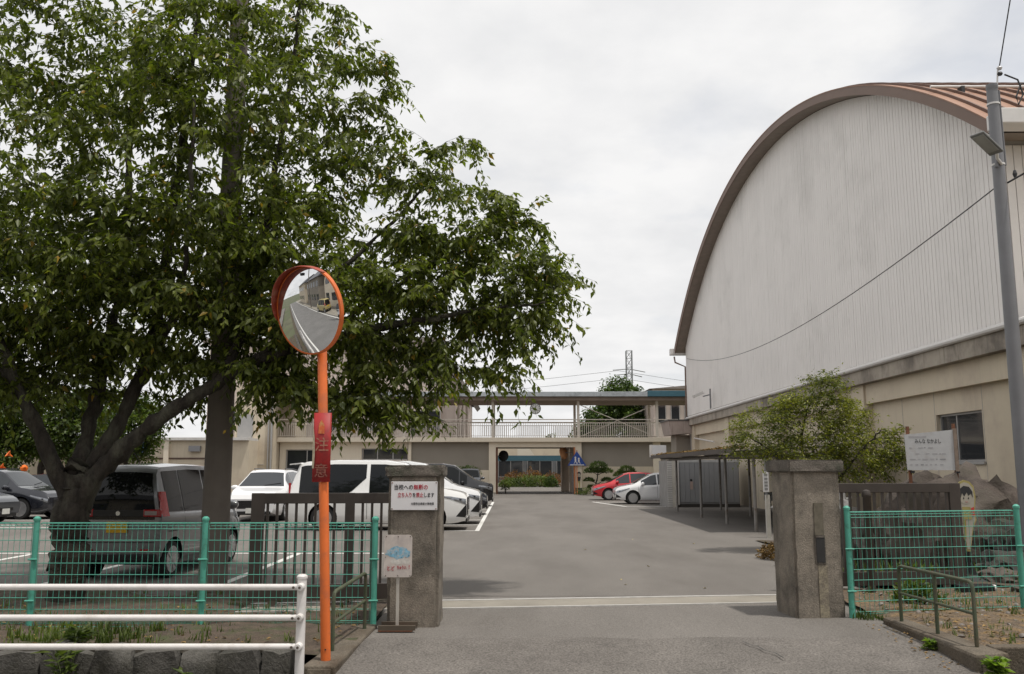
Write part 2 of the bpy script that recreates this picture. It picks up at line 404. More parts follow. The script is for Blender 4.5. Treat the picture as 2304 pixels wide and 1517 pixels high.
# parking bay lines
def pline(x0, x1, y0, y1):
    g = MB(); g.box(x0, x1, y0, y1, 0.0, 0.004); structure('parking_line', g, line_white)
pline(-1.02, -0.90, 24.9, 46.0)
for k in range(9): pline(-6.2, -1.02, 24.9 + 2.6*k, 25.02 + 2.6*k)
pline(-30, -2.0, 18.35, 18.47)
for x in (-4.3, -6.95, -9.6, -12.25, -14.9): pline(x-.06, x+.06, 13.4, 18.35)
pline(-30, -9.5, 26.2, 26.32)
for k in range(5): pline(-20.5, -15.0, 27.3 + 2.7*k, 27.42 + 2.7*k)
for x0 in (4.0,):
    g = MB(); g.prism([(4.05, 46.2, 0.0), (4.2, 46.2, 0.0), (5.2, 40.6, 0.0), (5.05, 40.6, 0.0)], (0, 0, 0.004)); structure('parking_line', g, line_white)
pline(5.1, 10, 40.5, 40.62); pline(4.3, 10, 45.9, 46.02)
# planted strip behind the left fence, raised a little above the road ditch
def lumpy(x0, x1, y0, y1, nx, ny, zf, nm, m):
    rows = [[(x0 + (x1-x0)*i/nx, y0 + (y1-y0)*j/ny, zf(x0 + (x1-x0)*i/nx, y0 + (y1-y0)*j/ny)) for i in range(nx+1)] for j in range(ny+1)]
    g = MB(); g.grid(rows); return structure(nm, g, m, smooth=60)
lr = random.Random(5)
lumpy(-14, -1.55, 8.72, 13.35, 90, 34, lambda x, y: 0.02 + 0.03*math.sin(x*1.7)*math.sin(y*2.1) + lr.uniform(-.012, .012) - (0.05 if y > 13.2 else 0) - max(0, 9.3-y)*0.10, 'planting_strip', soil)
lumpy(4.2, 12, 8.62, 12.9, 60, 34, lambda x, y: 0.035 + 0.03*math.sin(x*2.1)*math.sin(y*1.7) + lr.uniform(-.012, .012) - (0.045 if y < 8.9 else 0), 'gravel_verge', pm('verge_earth', (0.115, 0.085, 0.058), rough=0.97, var=0.4, scale=9, col2=(0.19, 0.125, 0.06), f2=0.5, scale2=5, bump=1.0, bscale=30, speck=0.5, speck_scale=45))
lumpy(5.0, 10.6, 12.9, 15.6, 40, 20, lambda x, y: 0.06 + 0.04*math.sin(x*1.3)*math.sin(y*1.1) + lr.uniform(-.01, .01), 'garden_bed', soil)
lumpy(5.75, 10.6, 15.6, 21.5, 34, 34, lambda x, y: 0.06 + 0.04*math.sin(x*1.3)*math.sin(y*1.1) + lr.uniform(-.01, .01), 'garden_bed', soil)
# road-side ditches
g = MB(); g.box(-60, -2.0, 7.95, 8.62, -0.6, -0.33); structure('ditch_bed', g, soil)

# ------------------------------------------------------------------ stone retaining wall: each stone its own piece
sw = thing('stone_retaining_wall', 'low retaining wall of rough grey stones below the left green fence', 'stone wall', (-6, 8.7, -0.33))
MB().box(-14, -2.0, 8.66, 8.9, -0.5, 0.0).build('mortar_core', pm('dark_mortar', (0.05, 0.045, 0.04), rough=0.98, var=0.3, scale=8), sw)
cop = MB(); nx = 60
cop.grid([[(-14 + 12*i/nx, 8.60 + lr.uniform(-.012, .012), 0.005 + lr.uniform(-.01, .01)) for i in range(nx+1)],
          [(-14 + 12*i/nx, 8.60, 0.035 + lr.uniform(-.012, .012)) for i in range(nx+1)],
          [(-14 + 12*i/nx, 8.84, 0.03 + lr.uniform(-.015, .015)) for i in range(nx+1)]])
cop.build('mortar_coping', pm('coping_mortar', (0.115, 0.10, 0.08), rough=0.97, var=0.3, scale=5, col2=(0.06, 0.05, 0.035), f2=0.5, scale2=3, bump=0.9, bscale=30), sw, smooth=60)
def stone_mesh(w, h, d, seed):
    r_ = random.Random(seed); bm = bmesh.new(); bmesh.ops.create_cube(bm, size=1.0)
    bmesh.ops.subdivide_edges(bm, edges=list(bm.edges), cuts=2, use_grid_fill=True)
    for v in bm.verts:
        c = v.co.copy(); n = c.normalized()*0.62
        v.co = c.lerp(n, 0.40)
        v.co = Vector((v.co.x*w*(1+r_.uniform(-.05, .05)), v.co.y*d*(1+r_.uniform(-.12, .12)), v.co.z*h*(1+r_.uniform(-.06, .06))))
        v.co += Vector((r_.uniform(-.018, .018), r_.uniform(-.02, .02), r_.uniform(-.018, .018)))
    me = bpy.data.meshes.new('stone'); bm.to_mesh(me); bm.free(); me.materials.append(stone_m); shade(me, 50); return me
x = -2.05; k = 0
while x > -13.6:
    w = lr.uniform(0.24, 0.50)
    h = lr.uniform(0.33, 0.37)
    piece('stone', stone_mesh(w+0.02, h+.03, 0.30, 100+k), sw, (x - w/2 + 6, -0.05 + lr.uniform(-.015, .02), 0.18 + lr.uniform(-.01, .01)), (0, lr.uniform(-.22, .22), lr.uniform(-.10, .10)))
    if lr.random() < 0.4:
        piece('stone', stone_mesh(0.13, 0.13, 0.2, 300+k), sw, (x - w + 6, -0.05, 0.02 if lr.random() < .5 else 0.31), (0, lr.uniform(-.6, .6), 0))
    x -= w + lr.uniform(0.0, 0.025); k += 1

# ------------------------------------------------------------------ kerb walls flanking the ramp
k1 = thing('kerb_wall', 'narrow brownish concrete kerb wall beside the orange mirror pole', 'kerb wall', (-1.65, 9.2, 0))
MB().prism([(-1.46, 10.0, -0.5), (-1.66, 10.0, -0.5), (-1.86, 8.18, -0.5), (-1.56, 8.18, -0.5)], (0, 0, 0.53)).build('kerb_body', conc_kerb, k1, bevel=0.02)
for v in k1.children[0].data.vertices:
    if v.co.z > -0.1 and v.co.y < -0.5: v.co.z -= 0.055
MB().prism([(-1.80, 8.16, -0.05), (-1.84, 8.07, -0.5), (-1.58, 8.07, -0.5), (-1.60, 8.16, -0.05)], (0.0, 0.06, 0)).build('kerb_end', conc_kerb, k1)
k2 = thing('kerb_wall', 'long low rust-stained concrete kerb wall under the right-hand pipe handrail', 'kerb wall', (4.25, 9.3, 0))
MB().prism([(4.12, 10.25, -0.5), (4.34, 10.25, -0.5), (4.46, 8.28, -0.5), (4.12, 8.22, -0.5)], (0, 0, 0.565)).build('kerb_body', conc_kerb, k2, bevel=0.03)
k3 = thing('ditch_wall', 'brown concrete ditch wall at the lower right corner', 'ditch wall', (6.5, 8.7, 0))
MB().box(4.44, 12, 8.52, 8.68, -0.5, 0.07).build('wall_body', conc_kerb, k3, bevel=0.015)
MB().box(5.02, 5.2, 8.1, 8.52, -0.5, 0.075).build('cross_wall', conc_kerb, k3, bevel=0.015)
MB().box(4.95, 12, 8.05, 8.66, 0.072, 0.11).build('cover_slab', conc_kerb, k3, bevel=0.01)

# ================================================================== GYM
gym = thing('gymnasium', 'white gymnasium with arched brown roof and beige concrete base', 'gymnasium', (14, 34.7, 0))
YC, RR = 35.25, 30.0
ZC = 14.68 - RR
def arc_z(y, r=RR): return ZC + math.sqrt(max(0.0, r*r - (y - YC)**2))
Y0, Y1 = 17.3, 53.2
FX, WX = 9.78, 10.36
a0 = math.asin((Y0 - YC)/RR); a1 = math.asin((Y1 - YC)/RR)
def apt(t, r, x): a = a0 + (a1-a0)*t; return (x, YC + r*math.sin(a), ZC + r*math.cos(a))
NS = 72
fb = MB()
fb.grid([[apt(i/NS, RR-0.02, FX) for i in range(NS+1)], [apt(i/NS, RR-0.27, FX) for i in range(NS+1)], [apt(i/NS, RR-0.27, FX+0.05) for i in range(NS+1)]])
fb.build('fascia', fascia_brown, gym, smooth=True)
fb = MB(); fb.grid([[apt(i/NS, RR-0.25, FX+.05) for i in range(NS+1)], [apt(i/NS, RR-0.25, WX+.3) for i in range(NS+1)]])
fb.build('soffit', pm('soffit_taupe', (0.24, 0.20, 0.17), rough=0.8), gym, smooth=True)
fb = MB(); fb.grid([[apt(i/NS, RR-.03, FX-0.01) for i in range(NS+1)], [apt(i/NS, RR, FX-0.02) for i in range(NS+1)], [apt(i/NS, RR, 36) for i in range(NS+1)]])
fb.build('roof', roof_brown, gym, smooth=True)
sm = MB(); n_ = 48
for i in range(n_+1):
    pass
sm.grid([[apt(i/n_, r_, xx) for i in range(n_+1)] for r_, xx in ((RR-.02, -.025), (RR+.06, -.022), (RR+.06, .022), (RR-.02, .025))])
seam_me = sm.mesh('roof_seam', pm('seam_dark', (0.13, 0.075, 0.055), rough=0.6), Matrix.Translation((0, -34.7, 0)))
for i in range(40):
    piece('roof_seam', seam_me, gym, (FX + 0.25 + 0.47*i - 14, 0, 0))
# gable wall backing + individual siding panels
bk = MB(); poly = [(WX+.05, 18.33, 4.70)] + [(WX+.05, 18.33 + (52.6-18.33)*i/60, arc_z(18.33 + (52.6-18.33)*i/60, RR-.25)) for i in range(61)] + [(WX+.05, 52.6, 4.70)]
bk.prism(poly, (0.2, 0, 0)); bk.build('gable_backing', groove, gym)
pw = 0.185; y = 18.25; gr = random.Random(2)
while y < 52.55:
    ya, yb = y + 0.008, min(y + pw - 0.008, 52.6)
    za, zb = arc_z(ya, RR-.27), arc_z(yb, RR-.27)
    dxx = gr.uniform(-.002, .002)
    p = MB(); p.prism([(WX+dxx, ya, 4.74), (WX+dxx, yb, 4.74), (WX+dxx, yb, zb), (WX+dxx, ya, za)], (0.045, 0, 0))
    p.build('siding_panel', siding, gym)
    y += pw
# street end wall of the upper storey
MB().box(WX+.052, 36, 18.30, 18.6, 4.70, 8.68).build('end_wall_backing', groove, gym)
fp = unit_box('siding_panel', pw-.016, 0.045, 3.9, siding)
for i in range(46): piece('siding_panel', fp, gym, (WX + pw*(i+.5) - 14, 18.275 - 34.7, 6.6))
MB().box(FX-.05, 36, 16.9, 17.4, 8.52, 8.84).build('eave_gutter', pvc, gym, bevel=0.02)
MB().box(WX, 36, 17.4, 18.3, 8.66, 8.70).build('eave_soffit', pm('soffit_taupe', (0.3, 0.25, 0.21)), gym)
MB().box(FX-.25, 12, 53.0, 53.45, 8.45, 8.83).build('eave_gutter', pvc, gym, bevel=0.02)
MB().tube([(FX-.02, 53.1, 8.35), (FX+.03, 53.1, 8.0), (WX-.02, 52.75, 7.7), (WX-.05, 52.65, 4.7)], 0.05).build('downpipe', fascia_brown, gym, smooth=True)
MB().tube([(FX+.1, 19.9, arc_z(19.9)+.16), (30, 19.9, arc_z(19.9)+.16)], 0.035).build('snow_guard', pvc, gym, smooth=True)
for xx in (10.6, 12.4, 14.2, 16.0):
    MB().box(xx-.04, xx+.04, 19.8, 20.0, arc_z(19.9)-.02, arc_z(19.9)+.14).build('snow_guard_bracket', wire_m, gym)
# lower storey
WLX = 10.66
win = (20.2, 22.4, 1.85, 3.02)
lw = MB()
lw.box(WLX, 12, 13.0, win[0], -0.4, 4.15); lw.box(WLX, 12, win[1], 52.2, -0.4, 4.15)
lw.box(WLX, 12, win[0], win[1], -0.4, win[2]); lw.box(WLX, 12, win[0], win[1], win[3], 4.15)
lw.box(12, 36, 13.0, 52.6, -0.4, 4.69)
lw.build('lower_wall', beige, gym)
for y in (9.7+.25, 18.1, 26.7, 35.0, 43.3, 51.4):
    if y > 13: MB().box(10.40, WLX+.02, y-.42, y+.42, -0.3, 4.149).build('pilaster', beige, gym, bevel=0.01)
ys = [13.0, 17.68, 18.52, 26.28, 27.12, 34.58, 35.42, 42.88, 43.72, 50.98]
for i in range(0, len(ys)-1, 2):
    MB().box(10.47, WLX+.01, ys[i], ys[i+1], 3.58, 4.148).build('wall_beam', beige, gym)
for yj in (22.45, 20.15, 24.3, 30.8, 33.0, 39.0):
    MB().box(WLX-.004, WLX+.01, yj-.008, yj+.008, -0.2, 3.58).build('joint', groove, gym)
MB().box(10.24, 12, 13.0, 52.2, 4.15, 4.60).build('edge_beam', conc_stain, gym, bevel=0.01)
MB().box(10.34, 12, 13.0, 52.2, 4.60, 4.735).build('flat_roof', conc_stain, gym)
MB().tube([(10.20, 13.0, 4.63), (10.20, 52.0, 4.58)], 0.075, n=10).build('gutter_pipe', pvc, gym, smooth=True)
MB().tube([(10.2, 51.9, 4.58), (10.2, 51.9, 3.75), (10.42, 51.9, 3.6), (10.42, 51.9, 0)], 0.06).build('downpipe', alu, gym, smooth=True)
MB().tube([(10.38, 50.9, 3.4), (10.38, 46, 3.05)], 0.04).build('wall_pipe', pvc, gym, smooth=True)
w = MB(); y0, y1, z0, z1 = win
MB().box(WLX+.25, WLX+.27, y0, y1, z0, z1).build('window_interior', black_m, gym)
wf = MB()
for a in ((y0, y0+.05, z0, z1), (y1-.05, y1, z0, z1), (y0+.05, y1-.05, z0, z0+.05), (y0+.05, y1-.05, z1-.05, z1), ((y0+y1)/2+.25, (y0+y1)/2+.29, z0+.05, z1-.05)):
    wf.box(WLX+.10, WLX+.16, *a)
wf = wf.build('window', alu, gym)
MB().box(WLX+.125, WLX+.13, y0+.05, (y0+y1)/2+.25, z0+.05, z1-.05).build('pane', dark_glass, wf)
MB().box(WLX+.135, WLX+.14, (y0+y1)/2+.29, y1-.05, z0+.05, z1-.05).build('pane', dark_glass, wf)
MB().box(WLX-.05, WLX+.1, y0-.03, y1+.03, z0-.06, z0).build('sill', alu, wf)
# concrete awning at the far corner
MB().prism([(9.05, 51.6, 4.42), (10.5, 51.6, 4.42), (10.5, 51.6, 3.72), (9.2, 51.6, 3.62)], (0, 2.6, 0)).build('awning', pm('awning_pinkish', (0.40, 0.335, 0.30), rough=0.9, var=0.1, scale=2, streak=0.5), gym)
MB().box(9.0, 10.5, 51.55, 54.25, 4.42, 4.50).build('awning_edge', pm('dark_flashing', (0.10, 0.095, 0.09), rough=0.6), gym)
MB().box(9.6, 12, 52.3, 54, -0.3, 3.63).build('side_wall', wall_grey, gym)

# wall lamp on the gym
o = thing('wall_lamp', 'small bracket floodlight on a mast at the far end of the gym wall', 'wall lamp', (10.18, 45.6, 4.73))
MB().tube([(10.18, 45.6, 4.73), (10.18, 45.6, 5.75)], 0.04).build('mast', steel_grey, o, smooth=True)
MB().tube([(10.18, 45.6, 5.45), (9.8, 45.6, 5.35)], 0.03).build('arm', steel_grey, o)
MB().obox((9.56, 45.6, 5.45), (0.26, 0, 0.11), (0, 0.14, 0), (-.03, 0, 0.07)).build('lamp_head', pvc, o, bevel=0.02)

# ================================================================== WALKWAY BRIDGE with the gate passage
br = thing('walkway_bridge', 'two-storey covered walkway with railing crossing above the passage', 'walkway', (1.5, 61.5, 0))
MB().box(-16.4, 11.2, 59.6, 63.4, 3.44, 3.74).build('deck', cream, br, bevel=0.02)
pale_roof = pm('weathered_roof_metal', (0.40, 0.43, 0.45), rough=0.6, var=0.12, scale=1.2, col2=(0.25, 0.27, 0.28), f2=0.35, scale2=2.2, streak=0.4, streak_col=(0.2, 0.19, 0.18))
teal = pm('teal_metal', (0.045, 0.125, 0.165), rough=0.5, var=0.06)
MB().box(-16.2, 9.0, 58.9, 64.0, 6.42, 6.74).build('roof_edge', pale_roof, br, bevel=0.02)
MB().box(9.004, 12.4, 58.88, 64.0, 6.42, 6.80).build('roof_edge', teal, br, bevel=0.02)
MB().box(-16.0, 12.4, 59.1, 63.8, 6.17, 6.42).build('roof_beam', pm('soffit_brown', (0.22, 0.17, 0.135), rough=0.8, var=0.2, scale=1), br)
post_m = pm('post_cream', (0.68, 0.62, 0.54), rough=0.7, var=0.06)
for px in (-13.2, -7.2, -1.29, 4.44, 9.72):
    for py in (59.75, 63.2):
        MB().box(px-.085, px+.085, py-.08, py+.08, 3.74, 6.17).build('post', post_m, br)
for py in (59.68, 63.3):
    rl = MB(); rl.tube([(-16, py, 4.93), (11.1, py, 4.93)], 0.035, n=6); rl.tube([(-16, py, 4.70), (11.1, py, 4.70)], 0.022, n=6); rl.tube([(-16, py, 3.84), (11.1, py, 3.84)], 0.022, n=6)
    rl = rl.build('railing', post_m, br)
    bar = MB()
    x = -15.9
    while x < 11.0:
        bar.box(x-.016, x+.016, py-.016, py+.016, 3.84, 4.70); x += 0.145
    bar.build('balusters', post_m, rl)
br_rod = lambda p, q: MB().tube([p, q], 0.03, n=6).build('brace', post_m, br)
br_rod((4.5, 59.85, 5.95), (9.65, 59.85, 3.78)); br_rod((4.5, 59.85, 3.78), (9.65, 59.85, 5.95))
br_rod((-7.1, 59.85, 5.95), (-13.1, 59.85, 3.78)); br_rod((-7.1, 59.85, 3.78), (-13.1, 59.85, 5.95))
# ground floor below the deck
MB().box(-7.0, -1.55, 60.15, 60.4, 1.58, 3.44).build('panel_wall', wall_grey, br)
MB().box(-7.0, -1.55, 60.05, 60.4, 0, 1.58).build('dado_wall', cream, br)
MB().box(4.65, 9.45, 60.15, 60.4, 1.82, 3.44).build('panel_wall', wall_grey, br)
MB().box(4.65, 9.45, 60.05, 60.4, 0, 1.82).build('dado_wall', beige, br)
MB().box(9.45, 9.95, 60.0, 60.45, 0, 3.44).build('column', cream, br, bevel=.02)
MB().box(9.95, 12, 60.2, 60.45, 0, 3.44).build('panel_wall', wall_grey, br)
MB().box(-1.55, -1.08, 59.9, 60.5, 0.0, 3.44).build('column', cream, br, bevel=.02)
MB().box(4.22, 4.65, 59.9, 60.5, 0.0, 3.44).build('column', cream, br, bevel=.02)
MB().box(-1.57, -1.06, 59.88, 60.52, 0.0, 0.12).build('column_base', wall_grey, br)
MB().box(4.20, 4.67, 59.88, 60.52, 0.0, 0.42).build('column_base', pm('base_dark', (0.06, 0.055, 0.05), rough=.9), br)
MB().box(-1.08, 4.22, 59.92, 60.4, 3.10, 3.44).build('lintel', cream, br)
o_trim = pm('trim_orange', (0.52, 0.20, 0.09), rough=0.8, var=0.15, scale=3)
MB().box(4.13, 4.217, 59.86, 60.1, 0.0, 3.10).build('orange_trim', o_trim, br)
MB().box(-1.077, -0.95, 59.95, 60.4, 0.0, 3.10).build('brown_trim', pm('trim_brown', (0.14, 0.065, 0.04), rough=.85), br)
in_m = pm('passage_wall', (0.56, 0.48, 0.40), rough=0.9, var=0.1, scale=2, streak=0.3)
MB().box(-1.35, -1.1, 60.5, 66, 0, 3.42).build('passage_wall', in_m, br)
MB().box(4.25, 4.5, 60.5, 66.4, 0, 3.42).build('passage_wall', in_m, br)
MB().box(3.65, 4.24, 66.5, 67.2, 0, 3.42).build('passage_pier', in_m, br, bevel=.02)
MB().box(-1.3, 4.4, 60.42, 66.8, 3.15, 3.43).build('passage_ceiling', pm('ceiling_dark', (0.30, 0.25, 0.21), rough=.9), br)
# left wing under the walkway, with windows
wl_ = MB(); wl_.box(-15.6, -15.2, 60.2, 60.6, 0, 3.44); wl_.box(-12.4, -10.1, 60.2, 60.6, 0, 3.44); wl_.box(-6.95, -7.0+.25, 60.0, 60.5, 0, 3.44)
wl_.box(-15.2, -12.4, 60.2, 60.6, 2.95, 3.44); wl_.box(-10.1, -6.95, 60.2, 60.6, 3.02, 3.44); wl_.box(-15.2, -12.4, 60.2, 60.6, 0, .5); wl_.box(-10.1, -6.95, 60.2, 60.6, 0, 0.9)
wl_.build('wing_wall', cream, br)
def window(parent, x0, x1, y, z0, z1, mull, nm='window', d=0.06, gm=None):
    f = MB()
    f.box(x0, x0+.06, y, y+d, z0, z1); f.box(x1-.06, x1, y, y+d, z0, z1); f.box(x0+.06, x1-.06, y, y+d, z0, z0+.06); f.box(x0+.06, x1-.06, y, y+d, z1-.06, z1)
    xs = [x0+.06] + [x0 + (x1-x0)*k/mull for k in range(1, mull)] + [x1-.06]
    for xm in xs[1:-1]: f.box(xm-.03, xm+.03, y, y+d, z0+.06, z1-.06)
    f = f.build(nm, alu, parent)
    for a, b in zip(xs[:-1], xs[1:]):
        MB().box(a+.02, b-.02, y+d*.5, y+d*.5+.01, z0+.05, z1-.05).build('pane', gm or dark_glass, f)
    return f
window(br, -15.2, -12.4, 60.4, 0.5, 2.95, 2); window(br, -10.1, -6.97, 60.4, 2.26, 3.02, 3); window(br, -10.1, -6.97, 60.4, 0.9, 2.20, 3)
MB().box(-16.4, -15.7, 59.4, 60.2, 2.95, 3.44).build('bracket', cream, br, bevel=.02)

# clock hanging under the walkway roof
ck = thing('wall_clock', 'round white clock hanging under the walkway roof', 'clock', (1.56, 59.5, 5.28))
MB().lathe([(0.0, 0.0), (0.36, 0.0), (0.37, -.03), (0.37, -.10), (0.33, -.11), (0.33, -.085), (0.0, -.085)], (1.56, 59.5, 5.64), 'y', 32).build('case', pm('clock_case', (0.13, 0.13, 0.13), rough=.5), ck, smooth=True)
MB().lathe([(0.0, 0), (0.325, 0), (0.325, -.008), (0.0, -.008)], (1.56, 59.415, 5.64), 'y', 32).build('face', pm('clock_face', (0.66, 0.66, 0.64), rough=.5), ck)
tk = MB()
for k in range(12):
    a = k*math.pi/6; tk.obox((1.56+.275*math.sin(a), 59.403, 5.64+.275*math.cos(a)), (.014*math.cos(a), 0, -.014*math.sin(a)), (0, .003, 0), (.035*math.sin(a), 0, .035*math.cos(a)))
tk.build('hour_marks', ink_black, ck)
MB().obox((1.565, 59.398, 5.52), (.012, 0, 0), (0, .003, 0), (.004, 0, .13)).build('minute_hand', ink_black, ck)
MB().obox((1.575, 59.394, 5.73), (.016, 0, 0), (0, .003, 0), (.016, 0, .095)).build('hour_hand', ink_black, ck)
MB().box(1.53, 1.59, 59.45, 59.52, 6.0, 6.17).build('hanger', steel_grey, ck)

# ------------------------------------------------------------------ far buildings
o = thing('school_building', 'tall beige school block with grey sloping roof behind the left half of the walkway', 'building', (-12, 75, 0))
pinkb = pm('far_wall_pinkish', (0.60, 0.51, 0.45), rough=.9, var=.05, scale=.5, streak=.2)
MB().box(-24, -5.6, 70, 84, 0, 11.6).build('wall', pinkb, o)
MB().prism([(-24.6, 69.6, 11.6), (-24.6, 69.6, 11.9), (-6.2, 69.6, 12.0), (-3.0, 69.6, 7.3), (-3.3, 69.6, 7.0), (-5.6, 69.6, 10.4), (-5.7, 69.6, 11.6)], (0, 15, 0)).build('roof', pm('far_roof_grey', (0.24, 0.21, 0.19), rough=.8), o)
MB().prism([(-5.6, 70.4, 0), (-3.5, 70.4, 0), (-3.5, 70.4, 7.0), (-5.6, 70.4, 10.3)], (0, 8, 0)).build('end_wall', pinkb, o)
for k, x in enumerate((-4.4, -4.05, -3.75, -3.4)):
    MB().box(x-.09, x+.09, 70.2, 70.39, 0, 7.0).build('louvre_post', pinkb, o)
for x in (-22, -18.5, -15, -11.5, -8):
    window(o, x, x+2.4, 69.93, 4.6, 6.2, 2)
o = thing('school_annex', 'low beige annex with flat roof behind the silver van', 'building', (-19.5, 58, 0))
MB().box(-24, -16.6, 56.5, 66, 0, 3.45).build('wall', beige, o)
MB().box(-24.3, -16.6, 56.2, 66, 3.45, 3.62).build('roof', pm('roof_pale', (0.6, 0.58, 0.55), rough=.7), o)
MB().box(-24.05, -17.9, 56.44, 56.49, 2.28, 2.36).build('eave_rail', pm('rail_brown', (0.09, 0.05, 0.04)), o)
MB().box(-20.3, -19.6, 56.2, 56.49, 2.75, 3.1).build('vent_box', steel_grey, o)
MB().box(-21.9, -21.6, 56.3, 56.49, 0, 3.45).build('column', cream, o)
o = thing('stair_tower', 'beige stair tower with drainpipes joining the left end of the walkway', 'building', (-17, 60, 0))
MB().box(-18.2, -15.65, 58.6, 68, 0, 7.2).build('wall', beige, o)
MB().tube([(-15.75, 58.5, 0), (-15.75, 58.5, 7)], .07).build('downpipe', alu, o)
MB().tube([(-15.95, 58.5, 0), (-15.95, 58.5, 7)], .05).build('downpipe', alu, o)
MB().box(-18.0, -17.0, 58.54, 58.59, 3.2, 5.2).build('window', alu, o)
MB().box(-18.1, -16.2, 58.56, 58.597, 1.92, 1.96).build('joint', groove, o)
o = thing('school_building', 'white school block with dark windows seen between gym and walkway railing', 'building', (15, 84, 0))
MB().box(12.4, 34, 78, 92, 0, 8.6).build('wall', pinkb, o)
MB().prism([(12.0, 77.6, 8.6), (34, 77.6, 10.5), (34, 77.6, 8.6)], (0, 15, 0)).build('roof', pm('far_roof_grey', (0.24, 0.21, 0.19)), o)
for x in (12.7, 13.9, 15.1, 16.4): window(o, x, x+.8, 77.93, 5.6, 7.3, 1)
o = thing('school_building', 'beige school building with dark windows seen through the passage', 'building', (1.5, 108, 0))
MB().box(-14, 18, 105, 116, 0, 4.9).build('wall', beige, o)
MB().box(-14, 18, 104.9, 105, 0, 2.7).build('lower_wall', pm('far_glass_wall', (0.16, 0.165, 0.17), rough=.4, var=.3, scale=.6), o)
for x in (-5, -1.6, 1.8, 5.2): window(o, x, x+2.9, 104.8, 0.7, 2.6, 2)
o = thing('covered_walkway', 'low covered walkway with teal roof edge beyond the passage garden', 'walkway', (1.5, 97, 0))
MB().box(-9, 9, 95.5, 98.5, 2.5, 3.05).build('roof', teal, o)
for x in (-6, -2.6, 2.0, 6): MB().box(x-.1, x+.1, 95.7, 95.9, 0, 2.5).build('post', pm('post_dark', (0.12, .11, .10)), o)
o = thing('stair_hood', 'small cream stair hood above the teal walkway beyond the passage', 'roof hood', (1.6, 101, 3))
MB().prism([(0.6, 100, 3.0), (0.6, 100, 3.9), (1.0, 100, 4.4), (1.7, 100, 4.2), (2.6, 100, 3.0)], (0, 2.5, 0)).build('hood', cream, o)
# left: shed and house behind the parked cars
o = thing('gabled_shed', 'beige shed with dark gable roof behind the parked cars at the left edge', 'shed', (-26, 49, 0))
MB().box(-31, -23.4, 46, 53, 0, 2.5).build('wall', beige, o)
MB().prism([(-31.5, 45.7, 3.9), (-28.8, 45.7, 3.9), (-22.8, 45.7, 2.3), (-22.8, 45.7, 2.5), (-28.8, 45.7, 4.1), (-31.5, 45.7, 4.1)], (0, 8, 0)).build('roof', pm('shed_roof', (0.075, 0.06, 0.055), rough=.8), o)
MB().box(-30, -25.6, 45.93, 45.99, 0, 2.0).build('shaded_opening', pm('opening_shade', (0.07, 0.06, 0.05), rough=.8), o)  # flat dark sheet painted as the shade inside the open front
MB().prism([(-31, 46, 2.5), (-28.8, 46, 3.9), (-23.4, 46, 2.5)], (0, .2, 0)).build('gable', beige, o)
o = thing('blue_shed', 'bright blue sheeted shed glimpsed between the cherry limbs', 'shed', (-22.5, 52, 0))
MB().box(-24.6, -21.9, 51, 53.5, 0, 2.55).build('wall', wall_grey, o)
MB().prism([(-24.8, 50.8, 2.55), (-21.6, 50.8, 2.55), (-21.8, 51.5, 3.15), (-24.6, 51.5, 3.15)], (0, 2.0, .1)).build('roof', pm('blue_sheet', (0.10, 0.26, 0.62), rough=.5, var=.15, scale=2), o)

# ------------------------------------------------------------------ far pylon and its lines
o = thing('power_pylon', 'distant steel lattice pylon rising behind the far tree', 'pylon', (54, 400, 0))
pm_steel = pm('pylon_steel', (0.22, 0.225, 0.23), rough=.7)
pl = MB(); cx, cy = 53.0, 400.0
def leg(z): return 1.3 + max(0, (36 - z))*0.06
zs = [0, 9, 17, 24, 30, 35, 39, 43, 47, 51, 54.5]
for a, b in ((1,1), (1,-1), (-1,1), (-1,-1)):
    pl.tube([(cx + a*leg(z), cy + b*leg(z), z) for z in zs], .17, n=4)
for z0, z1 in zip(zs[:-1], zs[1:]):
    for s in (-1, 1):
        pl.tube([(cx-leg(z0), cy+s*leg(z0), z0), (cx+leg(z1), cy+s*leg(z1), z1)], .09, n=4); pl.tube([(cx+leg(z0), cy+s*leg(z0), z0), (cx-leg(z1), cy+s*leg(z1), z1)], .09, n=4)
        pl.tube([(cx+s*leg(z0), cy-leg(z0), z0), (cx+s*leg(z1), cy+leg(z1), z1)], .09, n=4)
        pl.tube([(cx-leg(z1), cy+s*leg(z1), z1), (cx+leg(z1), cy+s*leg(z1), z1)], .09, n=4)
pl.build('mast', pm_steel, o)
for z, wd in ((45.6, 5.2), (43.4, 4.2)):
    MB().tube([(cx-wd*1.5, cy-4, z-.4), (cx, cy, z+.6), (cx+wd*1.5, cy+4, z-.4)], .2, n=4).build('crossarm', pm_steel, o)
def sag(p, q, d, n=14):
    p, q = Vector(p), Vector(q)
    return [p.lerp(q, t/n) - Vector((0, 0, 4*d*(t/n)*(1-t/n))) for t in range(n+1)]
for i, (z, wd) in enumerate(((45.4, -5.0), (42.0, -4.1))):
    for e, nm in ((-1, 'left'), (1, 'right')):
        q = (cx - 420, cy + 60, z-8) if e < 0 else (cx + 300, cy + 90, z-4)
        w_ = MB().tube(sag((cx+wd, cy, z), q, 9), .07, n=4).build('power_line', wire_m)
        tag(w_, ('upper' if i == 0 else 'lower') + ' thin overhead power line running from the distant pylon towards the ' + nm, 'power line', 'overhead lines of the pylon')
